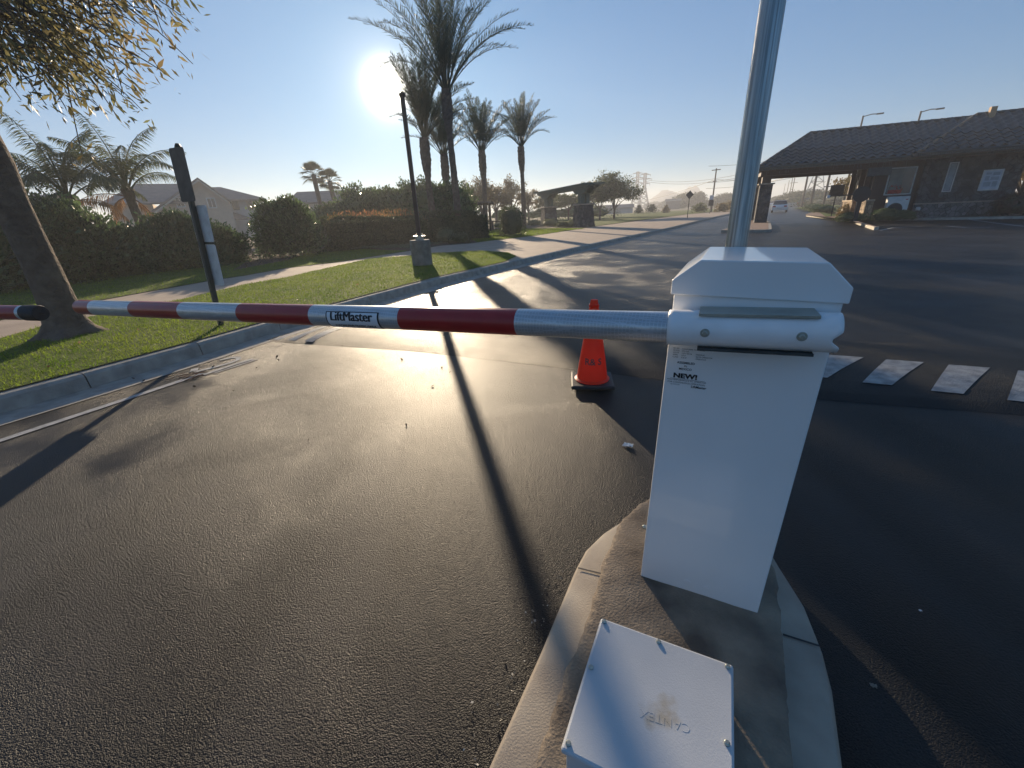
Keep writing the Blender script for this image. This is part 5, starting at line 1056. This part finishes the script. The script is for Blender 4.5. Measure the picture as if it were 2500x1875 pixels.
# ================================================================== CARS
def car(label, x, yb, dist, col, heading, suv=False, front=False):
    q = vd(x, yb, dist); t_ = thing('car', label, 'car', (q[0], q[1], .0), heading)
    pm = M('car_paint', col, .3, var=.02, coat=.6); L, W, H = 4.6, 1.8, 1.45 if not suv else 1.7
    pr_ = [(-2.3, .3), (-2.3, .75), (-2.15, .95), (-1.6, 1.0), (1.2, .95), (2.1, .8), (2.3, .65), (2.3, .3)] 
    mb = MB(); n_ = len(pr_); v = [(s_*(W/2)*(.94 if z > .9 else 1), y, z) for s_ in (-1, 1) for y, z in pr_]; mb.add(v, [tuple(range(n_)), tuple(range(n_, 2*n_))[::-1]]+[(i, n_+i, n_+(i+1) % n_, (i+1) % n_) for i in range(n_)]); b_ = mb.build('body', pm, t_); bv = b_.modifiers.new('b', 'BEVEL'); bv.width = .06; bv.segments = 2
    cb_ = [(-1.9, .97), (-1.35, H), (.35, H), (1.15, .95)]; mb = MB(); v = [(s_*(W/2-.1-(.16 if z > 1.2 else 0)), y, z) for s_ in (-1, 1) for y, z in cb_]; mb.add(v, [(0, 1, 2, 3), (7, 6, 5, 4), (0, 4, 5, 1), (1, 5, 6, 2), (2, 6, 7, 3)]); mb.build('windows', glass, t_)
    mb = MB(); mb.box((-W/2+.24, -1.38, H-.03), (W/2-.24, .38, H+.03), bev=.02); mb.build('roof', pm, t_)
    for sx_ in (-1, 1):
        for y in (-1.45, 1.45):
            w_ = MB(); A = Matrix.Translation((sx_*(W/2-.18), y, .33))@Matrix.Rotation(R(90*sx_), 4, 'Y'); w_.lathe([(.33, 0), (.34, .05), (.34, .17), (.3, .2)], 20, 0, X=np.array(A)); w_.lathe([(.19, .2), (.19, .205)], 12, 1, X=np.array(A)); w_.build('wheel', [black, galv], t_)
        MB().box((sx_*.62-.17, -2.335, .68), (sx_*.62+.17, -2.29, .85)).build('tail_light', redr, t_); MB().box((sx_*.62-.17, 2.27, .6), (sx_*.62+.17, 2.33, .75)).build('headlight', wframe, t_)
    MB().box((-.26, -2.34, .45), (.26, -2.3, .58)).build('number_plate', wframe, t_)
car('white car driving away down the road, seen from behind', 1903, 510, 70, (.75, .76, .78), R(-32))
car('dark car just ahead of the white car on the road', 1899, 500, 112, (.03, .03, .035), R(-32))
car('dark car parked beyond the median lawn, right of the road', 1967, 500, 125, (.05, .05, .06), R(-60), True)
car('small white car at the far left side of the road', 1884, 500, 150, (.75, .75, .75), R(148))
# ================================================================== TREES FAR AND NEAR
def T_(label, x, yb, dist, h, r, nl, ls, m, th_=None, core=0, name='broadleaf_tree', blobs=None, group=None, amp=.3, tr_=None):
    q = vd(x, yb, dist); th_ = h*.32 if th_ is None else th_; rz_ = (h-th_)/2*1.05
    bl_ = blobs or [(rng.normal()*r*.35, rng.normal()*r*.35, th_+rz_*(.7+.5*rng.random()), r*(.6+.15*rng.random()), rz_*.62) for _ in range(5)]+[(0, 0, h-rz_*.55, r*.55, rz_*.5), (-r*.5, 0, th_+rz_*.6, r*.5, rz_*.45), (r*.5, 0, th_+rz_*.6, r*.5, rz_*.45)]
    return tree(name, label, (q[0], q[1], .1), th_, tr_ or h*.028, bl_, nl, ls, m, amp=amp, group=group)
el = lambda x, y, d_: 1.42+d_*ray(x, y)[2]/math.hypot(*ray(x, y)[:2])-.1
d_ = 62
T_('round dense tree with dark umbrella crown beside the pylons', 1500, 505, d_, el(1505, 437, d_), 3.3, 15000, .17, leafT, 1.5, blobs=[(-1.3, 0, 4.0, 2.2, 1.2), (1.3, 0, 3.6, 2.1, 1.15), (0, .5, 4.6, 2.1, 1.2), (-.2, -.8, 3.3, 2.5, .9), (2.2, 0, 2.9, 1.3, .8), (-.8, 0, 5.1, 1.4, .8)])
T_('smaller yellow-green tree left of the round dense tree', 1465, 505, 60, el(1468, 445, 60), 2.4, 8000, .17, leafT, 1.5, blobs=[(-.9, 0, 3.4, 1.7, 1.), (.6, 0, 3.7, 1.8, 1.1), (.9, 0, 2.8, 1.6, .8), (-1.8, 0, 2.8, 1.2, .7)])
T_('loose pale tree seen through the monument', 1388, 505, 68, el(1388, 470, 68), 2.6, 6000, .2, leafT, 1.5)
T_('loose pale tree left of the monument', 1340, 505, 74, el(1335, 462, 74), 2.6, 5000, .22, leafY, 1.6)
T_('thin autumn tree right of the last date palm', 1290, 505, 70, el(1290, 458, 70), 1.7, 3500, .2, leafO, 1.6)
T_('tall thin autumn tree behind the last date palm', 1250, 505, 64, el(1250, 425, 64), 1.9, 5000, .19, leafO, 1.8)
T_('autumn tree between the two rightmost palms', 1210, 505, 60, el(1210, 443, 60), 2.0, 5000, .19, leafO, 1.8)
T_('autumn tree behind the mid-height palm', 1175, 505, 56, el(1178, 428, 56), 2.2, 6000, .18, leafO, 1.8)
T_('grey-green tree just right of the palm cluster trunks', 1130, 505, 50, el(1135, 450, 50), 1.9, 5500, .17, leafT, 1.5)
T_('pale tree peeking over the monument beam', 1440, 505, 80, el(1438, 440, 80), 2.3, 5000, .22, leafT, 1.8)
for i, (x, w_, t_, dist, nm) in enumerate(((1240, 4, 510, 66, 'low shrub mass beyond the lawn near the last palm'), (1330, 5, 508, 76, 'low shrub mass beyond the lawn left of the monument'), (1395, 4, 507, 72, 'low shrub mass seen between the monument pillars'), (1450, 4, 510, 70, 'low shrub mass below the yellow-green tree'), (1560, .8, 511, 100, 'small shrub in the field right of the round tree'), (1591, 1.3, 507, 104, 'round shrub in the field below the right pylon'), (1626, .7, 512, 100, 'yellowish small shrub in the field'), (1708, 1.3, 506, 84, 'pale shrub in the field left of the utility pole'), (1762, 1.1, 506, 80, 'tan dry shrub right of the utility pole'), (1785, 1.8, 500, 85, 'rusty dry shrub next to the galvanised pole'))):
    q = vd(x, 512, dist); ht = max(.6, 1.42+dist*ray(x, t_-9)[2]/math.hypot(*ray(x, t_-9)[:2])); bush('field_shrub', nm, (q[0], q[1], .05), w_, w_*.6, ht, 1500, .16, [leafD, leafD, leafD, leafT, leafF, leafF, leafO, leafT, leafO, leafO][i], group='shrubs in the field', amp=.5, core=.6, boxy=1.2)
for i, (x, w_, t_, dist, nm) in enumerate(((1675, 7, 472, 210, 'large hazy dark tree right behind the diamond sign'), (1705, 2.6, 470, 205, 'tall narrow hazy tree beside the large hazy one'), (1772, 7, 473, 200, 'round hazy tree left of the galvanised pole'), (1640, 8, 490, 300, 'low hazy tree group near the middle of the horizon'), (1600, 9, 494, 420, 'faint hazy trees below the mountains'), (1722, 5, 490, 260, 'small hazy tree behind the utility pole'), (1800, 8, 488, 260, 'hazy tree partly hidden by the galvanised pole'))):
    q = vd(x, 512, dist); ht = 1.42+dist*ray(x, t_)[2]/math.hypot(*ray(x, t_)[:2]); bush('distant_tree', nm, (q[0], q[1], 0), w_, w_, ht, 2600, dist*.0028, leafF, 'tree', group='hazy distant trees', amp=.35)
for i, (x, w_, t_, dist, nm) in enumerate(((1905, 7, 478, 400, 'faint tall tree clump at the far end of the road'), (1925, 8, 478, 240, 'hazy tree clump left of the poles under the roof'), (1945, 7, 470, 190, 'hazy tree clump behind the pylon under the roof'), (1975, 7, 466, 150, 'hazy green tree behind the second pole under the roof'), (2000, 6, 470, 140, 'hazy tree left of the square sign'), (2045, 8, 474, 130, 'low hazy tree right of the square sign'), (2070, 9, 478, 120, 'dusty bank of shrubs behind the black disc'))):
    q = vd(x, 500, dist); ht = 1.42+dist*ray(x, t_)[2]/math.hypot(*ray(x, t_)[:2]); bush('distant_tree', nm, (q[0], q[1], 0), w_, w_, ht, 2600, dist*.0028, leafF, 'tree', group='hazy distant trees', amp=.35)
T_('ochre autumn tree behind the columns of the guardhouse', 2105, 500, 48, el(2105, 418, 48), 2.6, 7000, .17, leafO, 1.2)
T_('golden autumn tree seen under the right end of the roof', 2480, 500, 42, 5.6, 3.2, 10000, .17, leafO, 1.3)
T_('yellow-green tree beyond the right end of the guardhouse', 2440, 500, 50, 5.2, 3.0, 7000, .18, leafT, 1.3)
# low wall and field shed
for lab, x0, x1, dist, z1, m, nm in (('long pale low wall far along the right side of the road', 1912, 1958, 130, .9, tarpm, 'low_wall'), ('long low dark roofed shed in the hazy field', 1625, 1660, 190, 3.2, houser, 'shed'), ('pale low building beyond the round tree', 1440, 1545, 130, 1.6, stuccg, 'low_building')):
    a = vd(x0, 505, dist); b = vd(x1, 505, dist); L = float(np.linalg.norm((b-a)[:2])); t_ = thing(nm, lab, 'wall' if nm == 'low_wall' else 'building', (a[0], a[1], 0), math.atan2(b[1]-a[1], b[0]-a[0])); MB().box((0, 0, 0), (L, .3 if nm == 'low_wall' else 6, z1)).build('wall', m, t_)
    if nm != 'low_wall': MB().slab([(-.4, -.5, z1), (L+.4, -.5, z1), (L+.4, 3, z1+.9), (-.4, 3, z1+.9)], .1).build('roof', houser, t_)
    else: MB().box((0, -.03, z1), (L, .33, z1+.08)).build('coping', conc, t_)
# ================================================================== MOUNTAINS AND HAZE
mb = MB(); azs = np.linspace(8, 44, 120); DM = 660
def mh(a): return 3+3*mnoise.noise(Vector((a*.35, 0, 0)))+ 20*math.exp(-((a-19.6)/1.75)**2)*(1+.1*mnoise.noise(Vector((a*2, 1, 0))))+22*math.exp(-((a-22.7)/1.3)**2)*(1+.1*mnoise.noise(Vector((a*2.4, 4, 0))))
vv = []
for k, (dd_, hf) in enumerate(((DM-120, 0), (DM-65, .4), (DM-25, .8), (DM, 1), (DM+30, .75), (DM+100, 0))):
    for a in azs: p_ = pol(a, dd_); vv.append((p_[0], p_[1], -.5+max(0, mh(a))*hf*(1+.12*mnoise.noise(Vector((a*3, k, 0))))))
W = len(azs); mb.add(vv, [(i*W+j, i*W+j+1, (i+1)*W+j+1, (i+1)*W+j) for i in range(5) for j in range(W-1)]); struct('mountains', mb, hillm, True)
hm = bpy.data.materials.new('haze_air'); hm.use_nodes = True; t = hm.node_tree; t.nodes.clear(); o_ = N(t, 'ShaderNodeOutputMaterial'); pv = N(t, 'ShaderNodeVolumePrincipled')
pv.inputs['Color'].default_value = (.93, .95, 1, 1); pv.inputs['Density'].default_value = .0018; pv.inputs['Anisotropy'].default_value = .3; t.links.new(pv.outputs[0], o_.inputs['Volume'])
mb = MB(); mb.box((-900, -900, -2), (900, 900, 27)); o = mb.build('haze', hm); tag(o, kind='stuff')
